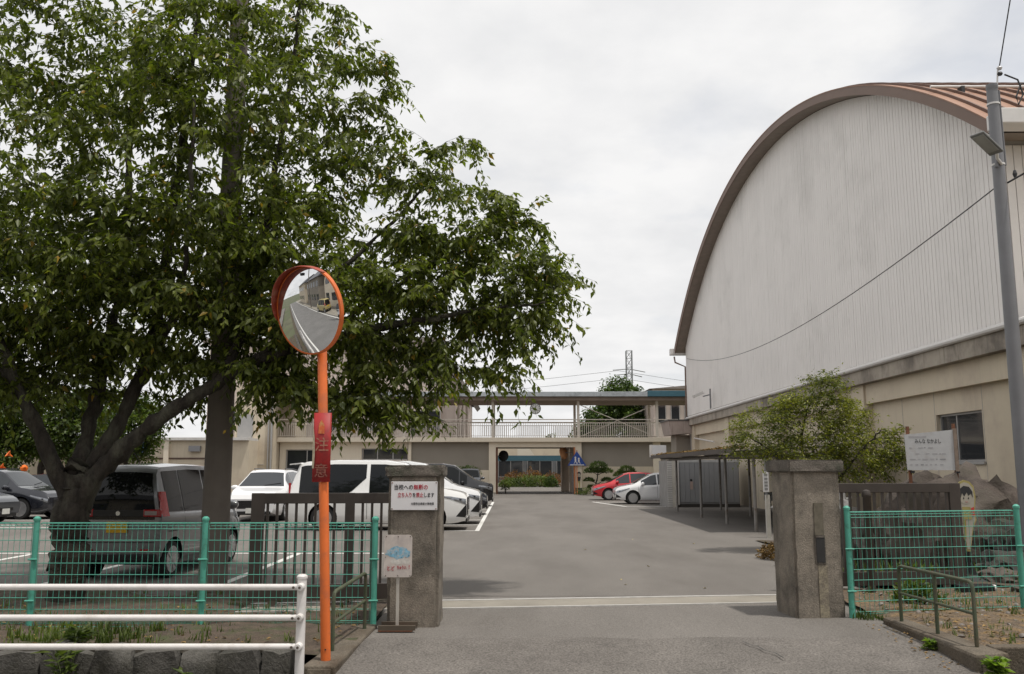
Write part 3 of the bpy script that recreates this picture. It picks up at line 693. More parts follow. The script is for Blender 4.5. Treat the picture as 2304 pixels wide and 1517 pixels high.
# ================================================================== CARS
car_glass = glassmat('car_glass', (0.008, 0.009, 0.010), rough=0.03, spec=0.32)
car_glass_clear = glassmat('car_glass_pale', (0.03, 0.035, 0.04), rough=0.03, spec=0.6)
tyre_m = pm('tyre', (0.018, 0.018, 0.018), rough=0.85)
rim_m = pm('alloy_rim', (0.50, 0.50, 0.51), rough=0.3, metal=0.7, var=0.05)
trim_black = pm('trim_black', (0.012, 0.012, 0.013), rough=0.35)
chrome = pm('chrome', (0.65, 0.65, 0.66), rough=0.12, metal=0.95, var=0.02)
lamp_clear = pm('lamp_clear', (0.27, 0.28, 0.30), rough=0.08, metal=0.6, var=0.3, scale=18)
lamp_red = pm('lamp_red', (0.36, 0.008, 0.012), rough=0.12, var=0.1, coat=.6)
plate_white = pm('plate_white', (0.66, 0.66, 0.62), rough=0.5)
plate_yellow = pm('plate_yellow', (0.72, 0.42, 0.01), rough=0.5)
paint = {k: pm('paint_' + k, c, rough=r, metal=mt, var=0.03, scale=1, coat=1.0) for k, c, r, mt in (
    ('white', (0.78, 0.78, 0.785), .35, 0), ('black', (0.012, 0.012, 0.014), .25, .2), ('red', (0.55, 0.012, 0.022), .3, .1),
    ('silver', (0.20, 0.205, 0.215), .36, .6), ('grey', (0.07, 0.075, 0.085), .3, .4), ('navy', (0.02, 0.022, 0.03), .25, .3),
    ('yellow', (0.46, 0.38, 0.16), .4, 0), ('pearl', (0.82, 0.815, 0.80), .3, 0))}

def interp(tab, x):
    if x <= tab[0][0]: return tab[0][1]
    for (a, b), (c, d) in zip(tab[:-1], tab[1:]):
        if x <= c:
            t = (x - a)/(c - a) if c > a else 1
            return b + (d - b)*t
    return tab[-1][1]

class Car:
    """Analytic car body: nose at +x. top = centre outline [(x,z)], rear to front."""
    def __init__(s, L, W, top, belt, wb, rwheel, xf, tumble=0.24, crown=0.035, zbot=0.20, nose_p=2.6, front_taper=.86, rear_taper=.90):
        s.L, s.W, s.top, s.belt, s.wb, s.rw, s.xf = L, W, top, belt, wb, rwheel, xf
        s.xr = xf - wb; s.t, s.crown, s.zb, s.p, s.ft, s.rt = tumble, crown, zbot, nose_p, front_taper, rear_taper
        # smooth outline
        xs = np.linspace(top[0][0], top[-1][0], 400); zs = np.array([interp(top, x) for x in xs])
        k = np.array([1, 2, 3, 2, 1], float); k /= k.sum()
        zp = np.concatenate([[zs[0]]*2, zs, [zs[-1]]*2]); s._x, s._z = xs, np.convolve(zp, k, 'valid')
    def ztop(s, x): return float(np.interp(x, s._x, s._z))
    def zbelt(s, x): return min(interp(s.belt, x), s.ztop(x) - 0.012)
    def plan(s, x):
        h = s.L/2; u = abs(x)/h; q = s.ft if x > 0 else s.rt
        e = max(0.0, (u - 0.62)/0.38)
        return s.W/2*(1 - (1-q)*e**s.p)
    def zlow(s, x):
        u = abs(x)/(s.L/2); return s.zb + 0.10*max(0, (u-.8)/.2)**2
    def pts(s, x):
        """key values of a section"""
        w = s.plan(x); zt, zb = s.ztop(x), s.zbelt(x); h = zt - zb
        y4 = w - 0.035; y7 = max(0.25, y4 - s.t*h - 0.02 - min(0.07, h*0.14)); z7 = zb + h*0.955
        return w, zt, zb, h, y4, y7, z7
    def side(s, x, z):
        """half width at height z"""
        w, zt, zb, h, y4, y7, z7 = s.pts(x); zl = s.zlow(x)
        tab = [(zl, w-.07), (zl+.10, w-.018), (zl+(zb-zl)*.55, w), (zb-.05, w-.012), (zb, y4)]
        if z <= zb: return interp(tab, z)
        return y4 + (y7 - y4)*min(1, (z - zb)/max(1e-4, z7 - zb))**1.15
    def topc(s, x, q):
        w, zt, zb, h, y4, y7, z7 = s.pts(x)
        return (x, q*y7, zt + s.crown*0 - (zt - z7)*abs(q)**2.6 + 0.0)
    def section(s, x):
        w, zt, zb, h, y4, y7, z7 = s.pts(x); zl = s.zlow(x)
        out = [(x, 0, zl), (x, w-.14, zl)]
        for z in (zl+.0, zl+.05, zl+.10, zl+(zb-zl)*.3, zl+(zb-zl)*.55, zl+(zb-zl)*.78, zb-.05, zb-.015):
            out.append((x, s.side(x, z), z))
        out.append((x, y4, zb))
        for f in (.25, .5, .75, .93): out.append((x, s.side(x, zb + (z7-zb)*f), zb + (z7-zb)*f))
        for q in (1.0, .93, .8, .6, .3, 0.0): out.append(s.topc(x, q))
        return out
    def stations(s):
        xs = set(np.round(np.linspace(-s.L/2, s.L/2, 57), 4)) | {round(-s.L/2+.03, 4), round(s.L/2-.03, 4), round(s.L/2-.012, 4)}
        xs |= {round(p[0], 4) for p in s.top}
        xs = sorted(xs); out = [xs[0]]
        for x in xs[1:]:
            if x - out[-1] > .008: out.append(x)
        return out
    def body_mesh(s, m):
        g = MB(); st = s.stations(); secs = [s.section(x) for x in st]; n = len(secs[0])
        full = []
        for sec in secs:
            full.append(sec + [(p[0], -p[1], p[2]) for p in sec[-2:0:-1]])
        N_ = len(full[0])
        vs_ = [p for r in full for p in r]; fs_ = []
        for i in range(len(full)-1):
            for j in range(N_):
                a, b = i*N_+j, i*N_+(j+1) % N_
                fs_.append((a, b, b+N_, a+N_))
        fs_.append(tuple(range(N_))); fs_.append(tuple((len(full)-1)*N_ + j for j in range(N_))[::-1])
        g.add(vs_, fs_)
        me = g.mesh('body', [m, trim_black])
        bm = bmesh.new(); bm.from_mesh(me); bmesh.ops.recalc_face_normals(bm, faces=bm.faces); bm.to_mesh(me); bm.free()
        cut = MB(); cut.m = 1
        for xw in (s.xf, s.xr):
            for sg in (1, -1):
                cut.lathe([(0, 0), (s.rw+.055, 0), (s.rw+.055, .42), (0, .42)], (xw, sg*(s.W/2+.12) - (.42 if sg > 0 else 0), s.rw+.01), 'y', 28)
        cm = cut.mesh('cut', [m, trim_black])
        bm = bmesh.new(); bm.from_mesh(cm); bmesh.ops.remove_doubles(bm, verts=bm.verts, dist=1e-5); bmesh.ops.recalc_face_normals(bm, faces=bm.faces); bm.to_mesh(cm); bm.free()
        a = bpy.data.objects.new('tmp_a', me); b = bpy.data.objects.new('tmp_b', cm); COL.objects.link(a); COL.objects.link(b)
        md = a.modifiers.new('b', 'BOOLEAN'); md.operation = 'DIFFERENCE'; md.object = b; md.solver = 'EXACT'
        dg = bpy.context.evaluated_depsgraph_get()
        out = bpy.data.meshes.new_from_object(a.evaluated_get(dg)); out.name = 'body'
        bpy.data.objects.remove(a); bpy.data.objects.remove(b)
        shade(out, 28); return out
    def side_patch(s, x0, x1, zlo, zhi, off=.006, nx=14, nz=5, sgn=1):
        """panel hugging the body side; zlo/zhi functions of x"""
        rows = []
        for i in range(nx+1):
            x = x0 + (x1-x0)*i/nx; a, b = zlo(x), zhi(x)
            rows.append([(x, sgn*(s.side(x, a + (b-a)*j/nz) + off), a + (b-a)*j/nz) for j in range(nz+1)])
        return rows
    def top_patch(s, x0, x1, q0=.94, off=.007, nx=10, nq=12, q1=None, qmin=None):
        rows = []
        for i in range(nx+1):
            x = x0 + (x1-x0)*i/nx
            e = .01
            dz = (s.ztop(x+e) - s.ztop(x-e))/(2*e); nl = math.hypot(dz, 1); nxv, nzv = -dz/nl, 1/nl
            qq = q0 + ((q1 if q1 is not None else q0) - q0)*i/nx
            lo = -qq if qmin is None else qmin
            row = []
            for j in range(nq+1):
                p = s.topc(x, lo + (qq - lo)*j/nq); row.append((p[0] + nxv*off, p[1], p[2] + nzv*off))
            rows.append(row)
        return rows

def wheel_meshes(r, w=.2, spokes=10, style=0):
    t = MB(); t.lathe([(r*.70, -w*.42), (r*.72, -w/2), (r*.93, -w/2), (r, -w*.36), (r, w*.36), (r*.93, w/2), (r*.72, w/2), (r*.70, w*.42)], (0, 0, 0), 'y', 30, close=True)
    tm = t.mesh('tyre', tyre_m); shade(tm, 40)
    g = MB(); g.lathe([(0, .01), (r*.60, .01), (r*.70, .06), (r*.72, .02), (r*.72, -.02), (0, -.02)], (0, -w*.38, 0), 'y', 30)
    g.m = 1
    g.m = 0
    for k in range(spokes):
        a = 2*math.pi*k/spokes; d = Vector((math.cos(a), 0, math.sin(a))); t_ = Vector((-math.sin(a), 0, math.cos(a)))
        g.obox(d*r*.40 + Vector((0, -w*.5+.006, 0)), d*r*.29, Vector((0, .012, 0)), t_*r*(.05 if spokes > 7 else .085))
    g.lathe([(0, -.03), (r*.17, -.02), (r*.17, .03)], (0, -w*.44, 0), 'y', 16)
    g.lathe([(r*.66, .0), (r*.72, .0), (r*.72, .03), (r*.66, .03)], (0, -w*.5, 0), 'y', 30, close=True)
    rm = g.mesh('rim', [rim_m]);
    d_ = MB(); d_.lathe([(0, 0), (r*.68, 0), (r*.68, .01), (0, .01)], (0, -w*.36, 0), 'y', 24); dm = d_.mesh('brake_shadow', trim_black)  # black disc stands in for the shadow behind the spokes
    return tm, rm, dm
WM = {}
def make_car(kind, name, label, loc, heading, colour, plate=None, group=None, lights=True, cat='car', glass=None, spokes=10):
    """heading: direction of the nose, degrees counter-clockwise from +X"""
    p = KINDS[kind]; c = p['car']
    o = thing(name, label, cat, loc, R(heading), group)
    gl = glass or car_glass; pt = paint[colour]
    if ('body', kind, colour) not in WM: WM['body', kind, colour] = c.body_mesh(pt)
    body = piece('body', WM['body', kind, colour], o)
    # wheels
    if (kind, spokes) not in WM: WM[kind, spokes] = wheel_meshes(c.rw, .21, spokes)
    tm, rm, dm = WM[kind, spokes]
    for xw in (c.xf, c.xr):
        for sg in (1, -1):
            t = piece('wheel', tm, o, (xw, sg*(c.W/2 - .125), c.rw), (0, 0, 0 if sg < 0 else math.pi))
            piece('rim', rm, t); piece('brake_shadow_disc', dm, t)
    # windscreen + rear window
    MB().grid(c.top_patch(p['ws'][0], p['ws'][1], .95, q1=.95)).build('windscreen', gl, o, smooth=True, local=True)
    if p.get('rw'): MB().grid(c.top_patch(p['rw'][0], p['rw'][1], .90, q1=.90)).build('rear_window', gl, o, smooth=True, local=True)
    for sg in (1, -1):
        zu = lambda x: c.zbelt(x) + (c.pts(x)[6] - c.zbelt(x))*p.get('wtop', .90)
        zl_ = lambda x: c.zbelt(x) + .012 + (p['kick'](x) if 'kick' in p else 0)
        for a, b in p['win']:
            MB().grid(c.side_patch(a, b, lambda x: min(zl_(x), zu(x)-.01), zu, sgn=sg, nx=20)).build('side_window', car_glass if kind in ('minivan', 'kei_van') else gl, o, smooth=True, local=True)
        for x in p['seams']:
            MB().grid(c.side_patch(x-.005, x+.005, lambda x: c.zlow(x)+.12, lambda x: c.zbelt(x)-.005, off=.003, nx=1, nz=8, sgn=sg)).build('door_gap', trim_black, o, local=True)
        sl = MB().grid(c.side_patch(c.xr+c.rw+.08, c.xf-c.rw-.08, lambda x: c.zlow(x)+.005, lambda x: c.zlow(x)+.085, off=.008, nx=4, nz=2, sgn=sg)).build('sill', trim_black if p.get('dark_sill') else pt, o, local=True)
        for x in p['handles']:
            zh = c.zbelt(x) - .10; y = c.side(x, zh)
            MB().obox((x, sg*(y+.018), zh), (.10, 0, 0), (0, .016, 0), (0, 0, .018)).build('door_handle', chrome if p.get('chrome') else pt, o, local=True, bevel=.008)
        # mirror
        xm = p['mirror']; zm = c.zbelt(xm) + .09; y = c.side(xm, zm)
        mm = MB().lathe([(0, -.12), (.05, -.11), (.082, -.05), (.085, .05), (.05, .11), (0, .12)], (xm, sg*(y+.14), zm), 'y', 14).build('door_mirror', pt, o, smooth=True, local=True)
        MB().obox((xm, sg*(y+.03), zm-.06), (.03, 0, 0), (0, .06, 0), (0, 0, .02)).build('mirror_arm', trim_black, mm, local=True)
        # lamps
        hx0, hx1, hz0, hz1 = p['hl']
        h = MB().grid(c.side_patch(hx0, hx1, lambda x: c.zbelt(x) - .025 - (hz1-hz0)*(1 - .75*(hx1-x)/(hx1-hx0)), lambda x: c.zbelt(x) - .02, off=.008, nx=10, nz=3, sgn=sg)).build('headlight', lamp_clear, o, smooth=True, local=True)
        MB().obox((hx1-.17, sg*(c.side(hx1-.17, c.zbelt(hx1-.17)-.06)+.006), c.zbelt(hx1-.17)-.065), (.05, 0, 0), (0, .006, 0), (0, 0, .022)).build('lens', trim_black, h, local=True)
        if 'corner' in p:
            cx0, cx1, cz0, cz1 = p['corner']
            MB().grid(c.side_patch(cx0, cx1, lambda x: cz0 + (cx1-x)*.10, lambda x: cz0 + .03 + (cz1-cz0)*(x-cx0)/(cx1-cx0), off=.006, nx=8, nz=4, sgn=sg)).build('corner_intake', trim_black, o, smooth=True, local=True)
        tx0, tx1, tz0, tz1 = p['tl']
        MB().grid(c.side_patch(tx0, tx1, lambda x: tz0, lambda x: tz1, off=.01, nx=6, nz=6, sgn=sg)).build('tail_light', lamp_red, o, smooth=True, local=True)
    # front furniture
    xf_ = c.L/2; wf = c.plan(xf_)
    for nm, (yh, z0, z1, mt) in p['front'].items():
        b = MB().box(xf_-.03, xf_+.014, -yh*wf, yh*wf, z0, z1).build(nm, mt, o, local=True, bevel=.01)
        if nm == 'grille':
            n_ = max(3, int((z1-z0)/.055))
            for k in range(n_):
                zz = z0 + (z1-z0)*(k+.5)/n_
                MB().box(xf_+.005, xf_+.022, -yh*wf*.96, yh*wf*.96, zz-.008, zz+.008).build('grille_bar', chrome if p.get('chrome') else trim_black, b, local=True)
    pz = p.get('plate_z', .42)
    MB().box(xf_+.006, xf_+.026, -.165, .165, pz-.083, pz+.083).build('number_plate', plate or plate_white, o, local=True)
    MB().box(-xf_-.028, -xf_-.002, -.165, .165, p.get('rplate_z', .85)-.083, p.get('rplate_z', .85)+.083).build('number_plate', plate or plate_white, o, local=True)
    MB().box(-xf_-.02, -xf_+.2, -c.plan(-xf_)*.93, c.plan(-xf_)*.93, .28, .40).build('rear_bumper_lip', trim_black, o, local=True, bevel=.02)
    # wiper
    MB().tube([(p['ws'][1]-.02, .1, c.ztop(p['ws'][1])+.03), (p['ws'][1]-.12, .62, c.ztop(p['ws'][1]-.12)+.02)], .01, n=5).build('wiper', trim_black, o, local=True)
    for fn in p.get('extra', []): fn(o, c, pt)
    return o

def spoiler(o, c, pt):
    x = -c.L/2; z = c.ztop(x+.25)
    MB().prism([(x-.02, -.66, z-.03), (x+.3, -.70, z+.005), (x+.3, .70, z+.005), (x-.02, .66, z-.03)], (0, 0, .03)).build('roof_spoiler', pt, o, local=True)
KINDS = {}
van = Car(4.94, 1.85, [(-2.47, .95), (-2.43, 1.15), (-2.22, 1.84), (-2.05, 1.90), (-1.2, 1.945), (.2, 1.94), (.72, 1.86), (1.62, 1.22), (1.75, 1.17), (2.25, 1.06), (2.41, 1.0), (2.47, .90)],
          [(-2.47, 1.02), (0, 1.02), (1.2, .98), (2.0, .96), (2.47, .88)], 3.0, .345, 1.52, tumble=.20, front_taper=.84, nose_p=3.0)
KINDS['minivan'] = dict(car=van, ws=(.80, 1.60), rw=(-2.40, -2.24), win=[(-2.16, -.32), (-.22, .95), (1.0, 1.32)], seams=(-.27, .98, 1.35), handles=(-.10, -.46), mirror=1.12, hl=(1.85, 2.45, .78, .93), hslope=.18,
    tl=(-2.465, -2.41, .95, 1.3), corner=(2.18, 2.465, .36, .70), front={'grille': (.62, .42, .90, trim_black), 'lower_bumper': (.95, .22, .34, trim_black)}, plate_z=.46, rplate_z=.9, chrome=True, extra=[spoiler], wtop=.90,
    kick=lambda x: max(0, min(1, (x+.75)/.45))*.42*(1 if x < -.31 else 0))
kei = Car(3.45, 1.475, [(-1.725, .62), (-1.715, .95), (-1.67, 1.30), (-1.60, 1.66), (-1.50, 1.75), (-.6, 1.785), (.35, 1.77), (.62, 1.70), (1.12, 1.14), (1.22, 1.06), (1.58, .95), (1.68, .86), (1.725, .70)],
          [(-1.725, 1.02), (.4, .98), (1.1, .94), (1.725, .7)], 2.44, .285, 1.12, tumble=.13, front_taper=.85, rear_taper=.945, nose_p=3.2, crown=.03)
def kei_rear(o, c, pt):
    x = -c.L/2
    # wide dark tailgate glass and L-shaped red lamp clusters, wiper, lamps' clear inserts, roof aerial
    g_ = MB()
    for y0, y1 in ((-.70, -.43), (.43, .70)):
        pass
    MB().box(x-.012, x+.02, -.46, .46, .965, 1.06).build('tailgate_garnish', trim_black, o, local=True)
    for sg in (1, -1):
        a = MB(); a.box(x-.016, x+.05, sg*.40 if sg > 0 else -.68, .68 if sg > 0 else -.40, .955, 1.07); a = a.build('tail_light', lamp_red, o, local=True, bevel=.015)
        MB().box(x-.022, x, .43*sg if sg > 0 else -.62, .62 if sg > 0 else -.43, .985, 1.045).build('reversing_lens', pm('lens_smoke', (.34, .28, .27), rough=.2), a, local=True)
    MB().tube([(-.9, .12, 1.785), (-.98, .12, 1.86), (-1.12, .12, 1.95)], .008, n=5).build('roof_aerial', trim_black, o, local=True)
    MB().lathe([(0, 0), (.035, 0), (.035, .012), (0, .012)], (x-.02, 0, 1.01), 'x', 16).build('badge', chrome, o, local=True)
    MB().box(x-.014, x+.01, -.60, .60, .565, .575).build('tailgate_gap', trim_black, o, local=True)
    for sg in (1, -1): MB().box(x-.012, x+.02, sg*.45-.07, sg*.45+.07, .44, .47).build('reflector', lamp_red, o, local=True)
    s_ = MB().grid(c.side_patch(-1.52, -1.22, lambda x_: .72, lambda x_: .735, off=.006, nx=2, nz=1, sgn=-1)); s_.build('side_stripe', trim_black, o, local=True)
    # folded headrest silhouettes seen through the tailgate
KINDS['kei_van'] = dict(car=kei, ws=(.68, 1.10), rw=(-1.712, -1.60), win=[(-1.50, -.98), (-.94, -.08), (-.02, .80)], seams=(-.95, -.05, .85), handles=(-.22, .02), mirror=.78, hl=(1.25, 1.70, .66, .84), tl=(-1.71, -1.50, .96, 1.34),
    front={'grille': (.6, .58, .72, trim_black), 'lower_intake': (.8, .26, .42, trim_black)}, plate_z=.48, rplate_z=.80, extra=[kei_rear], wtop=.91)
suv = Car(4.55, 1.84, [(-2.275, .85), (-2.22, 1.05), (-1.75, 1.50), (-1.5, 1.60), (-.6, 1.675), (.2, 1.66), (.45, 1.60), (1.18, 1.10), (1.30, 1.06), (2.02, .95), (2.2, .86), (2.275, .72)],
          [(-2.275, 1.04), (0, 1.0), (1.2, .96), (2.275, .70)], 2.7, .35, 1.38, tumble=.34, front_taper=.80, nose_p=2.4)
def roof_rails(o, c, pt):
    for sg in (1, -1):
        MB().tube([(x, sg*(c.pts(x)[5]*.93), c.pts(x)[6]+.05) for x in (-1.4, -.9, -.3, .2)], .02, n=6).build('roof_rail', trim_black, o, local=True)
KINDS['suv'] = dict(car=suv, ws=(.50, 1.16), rw=(-2.18, -1.78), win=[(-1.72, -.82), (-.76, .12), (.18, .80)], seams=(-.79, .15, 1.0), handles=(-.62, .32), mirror=.85, hl=(1.72, 2.27, .70, .82), hslope=.12, tl=(-2.26, -2.0, .85, 1.0),
    front={'grille': (.62, .42, .68, trim_black), 'lower_intake': (.85, .24, .34, trim_black)}, plate_z=.36, dark_sill=True, extra=[roof_rails])
hatch = Car(4.05, 1.70, [(-2.025, .80), (-1.98, 1.0), (-1.60, 1.38), (-1.35, 1.455), (-.5, 1.51), (.05, 1.495), (.32, 1.43), (1.12, .98), (1.22, .94), (1.75, .84), (1.95, .76), (2.025, .66)],
          [(-2.025, .98), (0, .92), (1.1, .86), (2.025, .64)], 2.52, .305, 1.22, tumble=.36, front_taper=.78, nose_p=2.2)
KINDS['hatch'] = dict(car=hatch, ws=(.38, 1.10), rw=(-1.93, -1.62), win=[(-1.60, -.86), (-.80, .02), (.08, .82)], seams=(-.83, .05, .95), handles=(-.66, .22), mirror=.76, hl=(1.38, 2.0, .58, .70), hslope=.22, tl=(-2.01, -1.75, .80, 1.0), corner=(1.78, 2.02, .30, .46),
    front={'grille': (.5, .40, .50, trim_black), 'lower_intake': (.75, .22, .34, trim_black)}, plate_z=.38)
box = Car(3.40, 1.475, [(-1.70, .7), (-1.68, 1.1), (-1.60, 1.62), (-1.5, 1.68), (.3, 1.70), (.45, 1.66), (.72, 1.12), (.8, 1.06), (1.5, 1.00), (1.66, .95), (1.70, .80)],
          [(-1.7, 1.05), (.6, 1.02), (1.7, .79)], 2.25, .33, 1.02, tumble=.12, front_taper=.92, rear_taper=.95, nose_p=3.5)
KINDS['jeep'] = dict(car=box, ws=(.48, .70), rw=(-1.66, -1.60), win=[(-1.45, -.5), (-.44, .42)], seams=(-.47, .5), handles=(-.3,), mirror=.5, hl=(1.5, 1.69, .70, .84), tl=(-1.69, -1.6, .5, .6),
    front={'grille': (.75, .66, .84, trim_black), 'front_bumper': (.98, .36, .52, trim_black)}, plate_z=.45)
WG = 'minivans and cars parked nose-out in the middle row'
make_car('minivan', 'minivan', 'white minivan with dark glass parked sideways behind the left gate', (-3.72, 25.75, 0), 0, 'pearl', spokes=10, cat='minivan', group=WG)
make_car('minivan', 'minivan', 'second white minivan, only its nose showing past the big white minivan', (-3.45, 28.6, 0), 0, 'white', cat='minivan', group=WG)
make_car('hatch', 'parked_car', 'low black car between the white minivans and the big black minivan', (-2.95, 33.9, 0), 0, 'navy', cat='car', group=WG)
make_car('minivan', 'minivan', 'big black minivan at the far end of the middle row', (-3.35, 41.4, 0), 0, 'black', cat='minivan', group=WG, glass=car_glass_clear)
make_car('jeep', 'small_offroader', 'small dark boxy off-roader facing out below the walkway wall', (-2.6, 55.6, 0), -90, 'grey', cat='car')
make_car('suv', 'white_suv', 'white sport utility car facing the street between utility pole and white minivan', (-8.35, 31.2, 0), -90, 'white', cat='car', glass=car_glass_clear)
make_car('kei_van', 'silver_van', 'silver boxy minicar with yellow number plate under the cherry tree', (-5.98, 15.75, 0), 86.0, 'silver', plate=plate_yellow, cat='minicar')
make_car('hatch', 'dark_hatchback', 'dark grey car cut off by the left edge of the picture', (-17.75, 28.4, 0), -8, 'grey', cat='car', group='dark cars parked at the left')
make_car('suv', 'dark_suv', 'black car with pale headlights, second car from the left edge', (-17.75, 31.4, 0), -8, 'navy', cat='minivan', group='dark cars parked at the left', glass=car_glass_clear)
make_car('hatch', 'parked_car', 'black car showing behind the other dark cars at the left', (-17.0, 34.4, 0), -6, 'black', cat='car', group='dark cars parked at the left', glass=car_glass_clear)
make_car('hatch', 'parked_car', 'red car of which only the roof shows at the left', (-18.3, 37.2, 0), -4, 'red', cat='car')
make_car('hatch', 'red_hatchback', 'red hatchback parked nose-left in front of the walkway', (6.42, 49.3, 0), 180, 'red', cat='car', glass=car_glass_clear)
make_car('hatch', 'white_hatchback', 'white hatchback with alloy wheels parked beside the container', (7.0, 43.9, 0), 180, 'white', cat='car', spokes=14, glass=car_glass_clear)
# ================================================================== GATE PIERS
def rough_box(x0, x1, y0, y1, z0, z1, nx, ny, nz, j, seed, ch=0.03):
    r_ = random.Random(seed); bm = bmesh.new(); bmesh.ops.create_cube(bm, size=1.0)
    for v in bm.verts: v.co = Vector((x0 + (v.co.x+.5)*(x1-x0), y0 + (v.co.y+.5)*(y1-y0), z0 + (v.co.z+.5)*(z1-z0)))
    bmesh.ops.bevel(bm, geom=list(bm.edges), offset=ch, segments=2, affect='EDGES')
    for ax, n_, lo, hi in ((0, nx, x0, x1), (1, ny, y0, y1), (2, nz, z0, z1)):
        for k in range(1, n_):
            co = Vector((0, 0, 0)); co[ax] = lo + (hi-lo)*k/n_; no = Vector((0, 0, 0)); no[ax] = 1
            bmesh.ops.bisect_plane(bm, geom=list(bm.verts)+list(bm.edges)+list(bm.faces), plane_co=co, plane_no=no)
    for v in bm.verts: v.co += Vector((r_.uniform(-j, j), r_.uniform(-j, j), r_.uniform(-j, j)*.6))
    return bm
def bm_obj(name, bm, m, parent, smooth=40, rotz=0, piv=(0, 0, 0)):
    me = bpy.data.meshes.new(name)
    root = parent
    while root.parent: root = root.parent
    Mi = (Matrix.Translation(root.location) @ root.rotation_euler.to_matrix().to_4x4()).inverted()
    bm.transform(Mi @ Matrix.Translation(piv) @ Matrix.Rotation(rotz, 4, 'Z') @ Matrix.Translation(-Vector(piv)))
    bm.to_mesh(me); bm.free(); me.materials.append(m); shade(me, smooth)
    o = bpy.data.objects.new(name, me); COL.objects.link(o); o.parent = parent; return o
pl_ = thing('gate_pier', 'weathered grey concrete gate pier carrying the white notice board', 'gate pier', (-1.08, 10.3, 0))
bm_obj('shaft', rough_box(-1.37, -0.80, 10.0, 10.62, -0.3, 1.66, 8, 8, 18, .007, 1, .04), conc_pier, pl_)
bm_obj('cap', rough_box(-1.405, -0.765, 9.965, 10.66, 1.60, 1.735, 10, 8, 4, .006, 2, .02), conc_cap, pl_)
RZ = R(6.5)
pr_ = thing('gate_pier', 'weathered grey concrete gate pier with dark sunken nameplate by the right fence', 'gate pier', (3.5, 10.85, 0), RZ)
PV = (3.21, 10.55, 0)
bm_obj('shaft', rough_box(3.21, 3.80, 10.55, 11.15, -0.3, 1.70, 8, 8, 18, .007, 3, .028), conc_pier, pr_, rotz=RZ, piv=PV)
bm_obj('cap', rough_box(3.165, 3.845, 10.50, 11.2, 1.655, 1.80, 10, 8, 4, .004, 4, .015), conc_cap, pr_, rotz=RZ, piv=PV)
def rp(x, y, z):   # point in the right pier's skewed frame
    v = Matrix.Rotation(RZ, 4, 'Z') @ Vector((x-PV[0], y-PV[1], z)); return (v.x+PV[0], v.y+PV[1], v.z)
def rbox(x0, x1, y0, y1, z0, z1):
    m_ = MB(); m_.box(x0, x1, y0, y1, z0, z1); m_.v = [rp(*v) for v in m_.v]; return m_
rbox(3.465, 3.575, 10.535, 10.552, 0.93, 1.30).build('upper_plate', pm('plate_moss', (0.135, 0.118, 0.088), rough=.9, var=.3, scale=14), pr_)
rbox(3.475, 3.575, 10.532, 10.552, 0.62, 0.91).build('name_plate', pm('plate_slate', (0.026, 0.025, 0.025), rough=.6, var=.2, scale=10), pr_)
rbox(3.462, 3.588, 10.540, 10.552, 0.60, 0.93).build('plate_recess', conc_cap, pr_)
rbox(3.468, 3.582, 10.528, 10.552, 0.905, 0.925).build('plate_ledge', conc_cap, pr_)
# pale lime run below the plate
rbox(3.49, 3.60, 10.5425, 10.552, 0.0, 0.58).build('lime_stain', pm('lime_stain', (0.27, 0.235, 0.17), rough=.95, var=.25, scale=9, col2=(0.16, 0.135, 0.11), f2=.5, scale2=7, speck=.3, speck_scale=60), pr_)

pr_.location.x += .06
# notice board on the left pier
sg_ = thing('notice_board', 'white notice with black and red Japanese text on the left gate pier', 'sign', (-1.08, 9.97, 1.4))
MB().box(-1.335, -0.825, 9.962, 9.982, 1.245, 1.555).build('panel', white_board, sg_, bevel=.003)
for a in (-1.322, -.838):
    for b in (1.258, 1.542): MB().lathe([(0, 0), (.007, 0), (.007, -.004), (0, -.005)], (a, 9.962, b), 'y', 10).build('screw', rust, sg_)
YT = 9.9605
text('lettering', '当校への', .060, (-1.305, YT, 1.490), FRONT, ink_black, sg_, bold=.001, sx=.9)
text('lettering', '無断の', .060, (-1.088, YT, 1.490), FRONT, ink_red, sg_, bold=.001, sx=.9)
text('lettering', '立ち入り', .056, (-1.262, YT, 1.405), FRONT, ink_red, sg_, bold=.0008, sx=.72)
text('lettering', 'を', .056, (-1.100, YT, 1.405), FRONT, ink_black, sg_, bold=.0008, sx=.72)
text('lettering', '禁止', .056, (-1.059, YT, 1.405), FRONT, ink_red, sg_, bold=.0008, sx=.72)
text('lettering', 'します', .056, (-0.978, YT, 1.405), FRONT, ink_black, sg_, bold=.0008, sx=.72)
text('lettering', '大垣市立赤坂小学校長', .032, (-1.115, YT, 1.312), FRONT, ink_black, sg_, bold=.0004, sx=.80)

# faded warning sign on a stand
wsn = thing('warning_sign', 'faded pale warning sign with blue smear on a thin post by the left pier', 'sign', (-1.22, 9.82, 0))
def rrect(x0, x1, z0, z1, r_, y, n_=6):
    out = []
    for cx_, cz_, a0_ in ((x1-r_, z1-r_, 0), (x0+r_, z1-r_, 90), (x0+r_, z0+r_, 180), (x1-r_, z0+r_, 270)):
        for k in range(n_+1):
            a = R(a0_ + 90*k/n_); out.append((cx_ + r_*math.cos(a), y, cz_ + r_*math.sin(a)))
    return out
faded = pm('sign_faded', (0.56, 0.50, 0.46), rough=.6, var=.10, scale=9, col2=(0.45, 0.40, 0.38), f2=.35, scale2=6)
MB().prism(rrect(-1.375, -1.075, .545, .99, .035, 9.80), (0, .008, 0)).build('panel', faded, wsn)
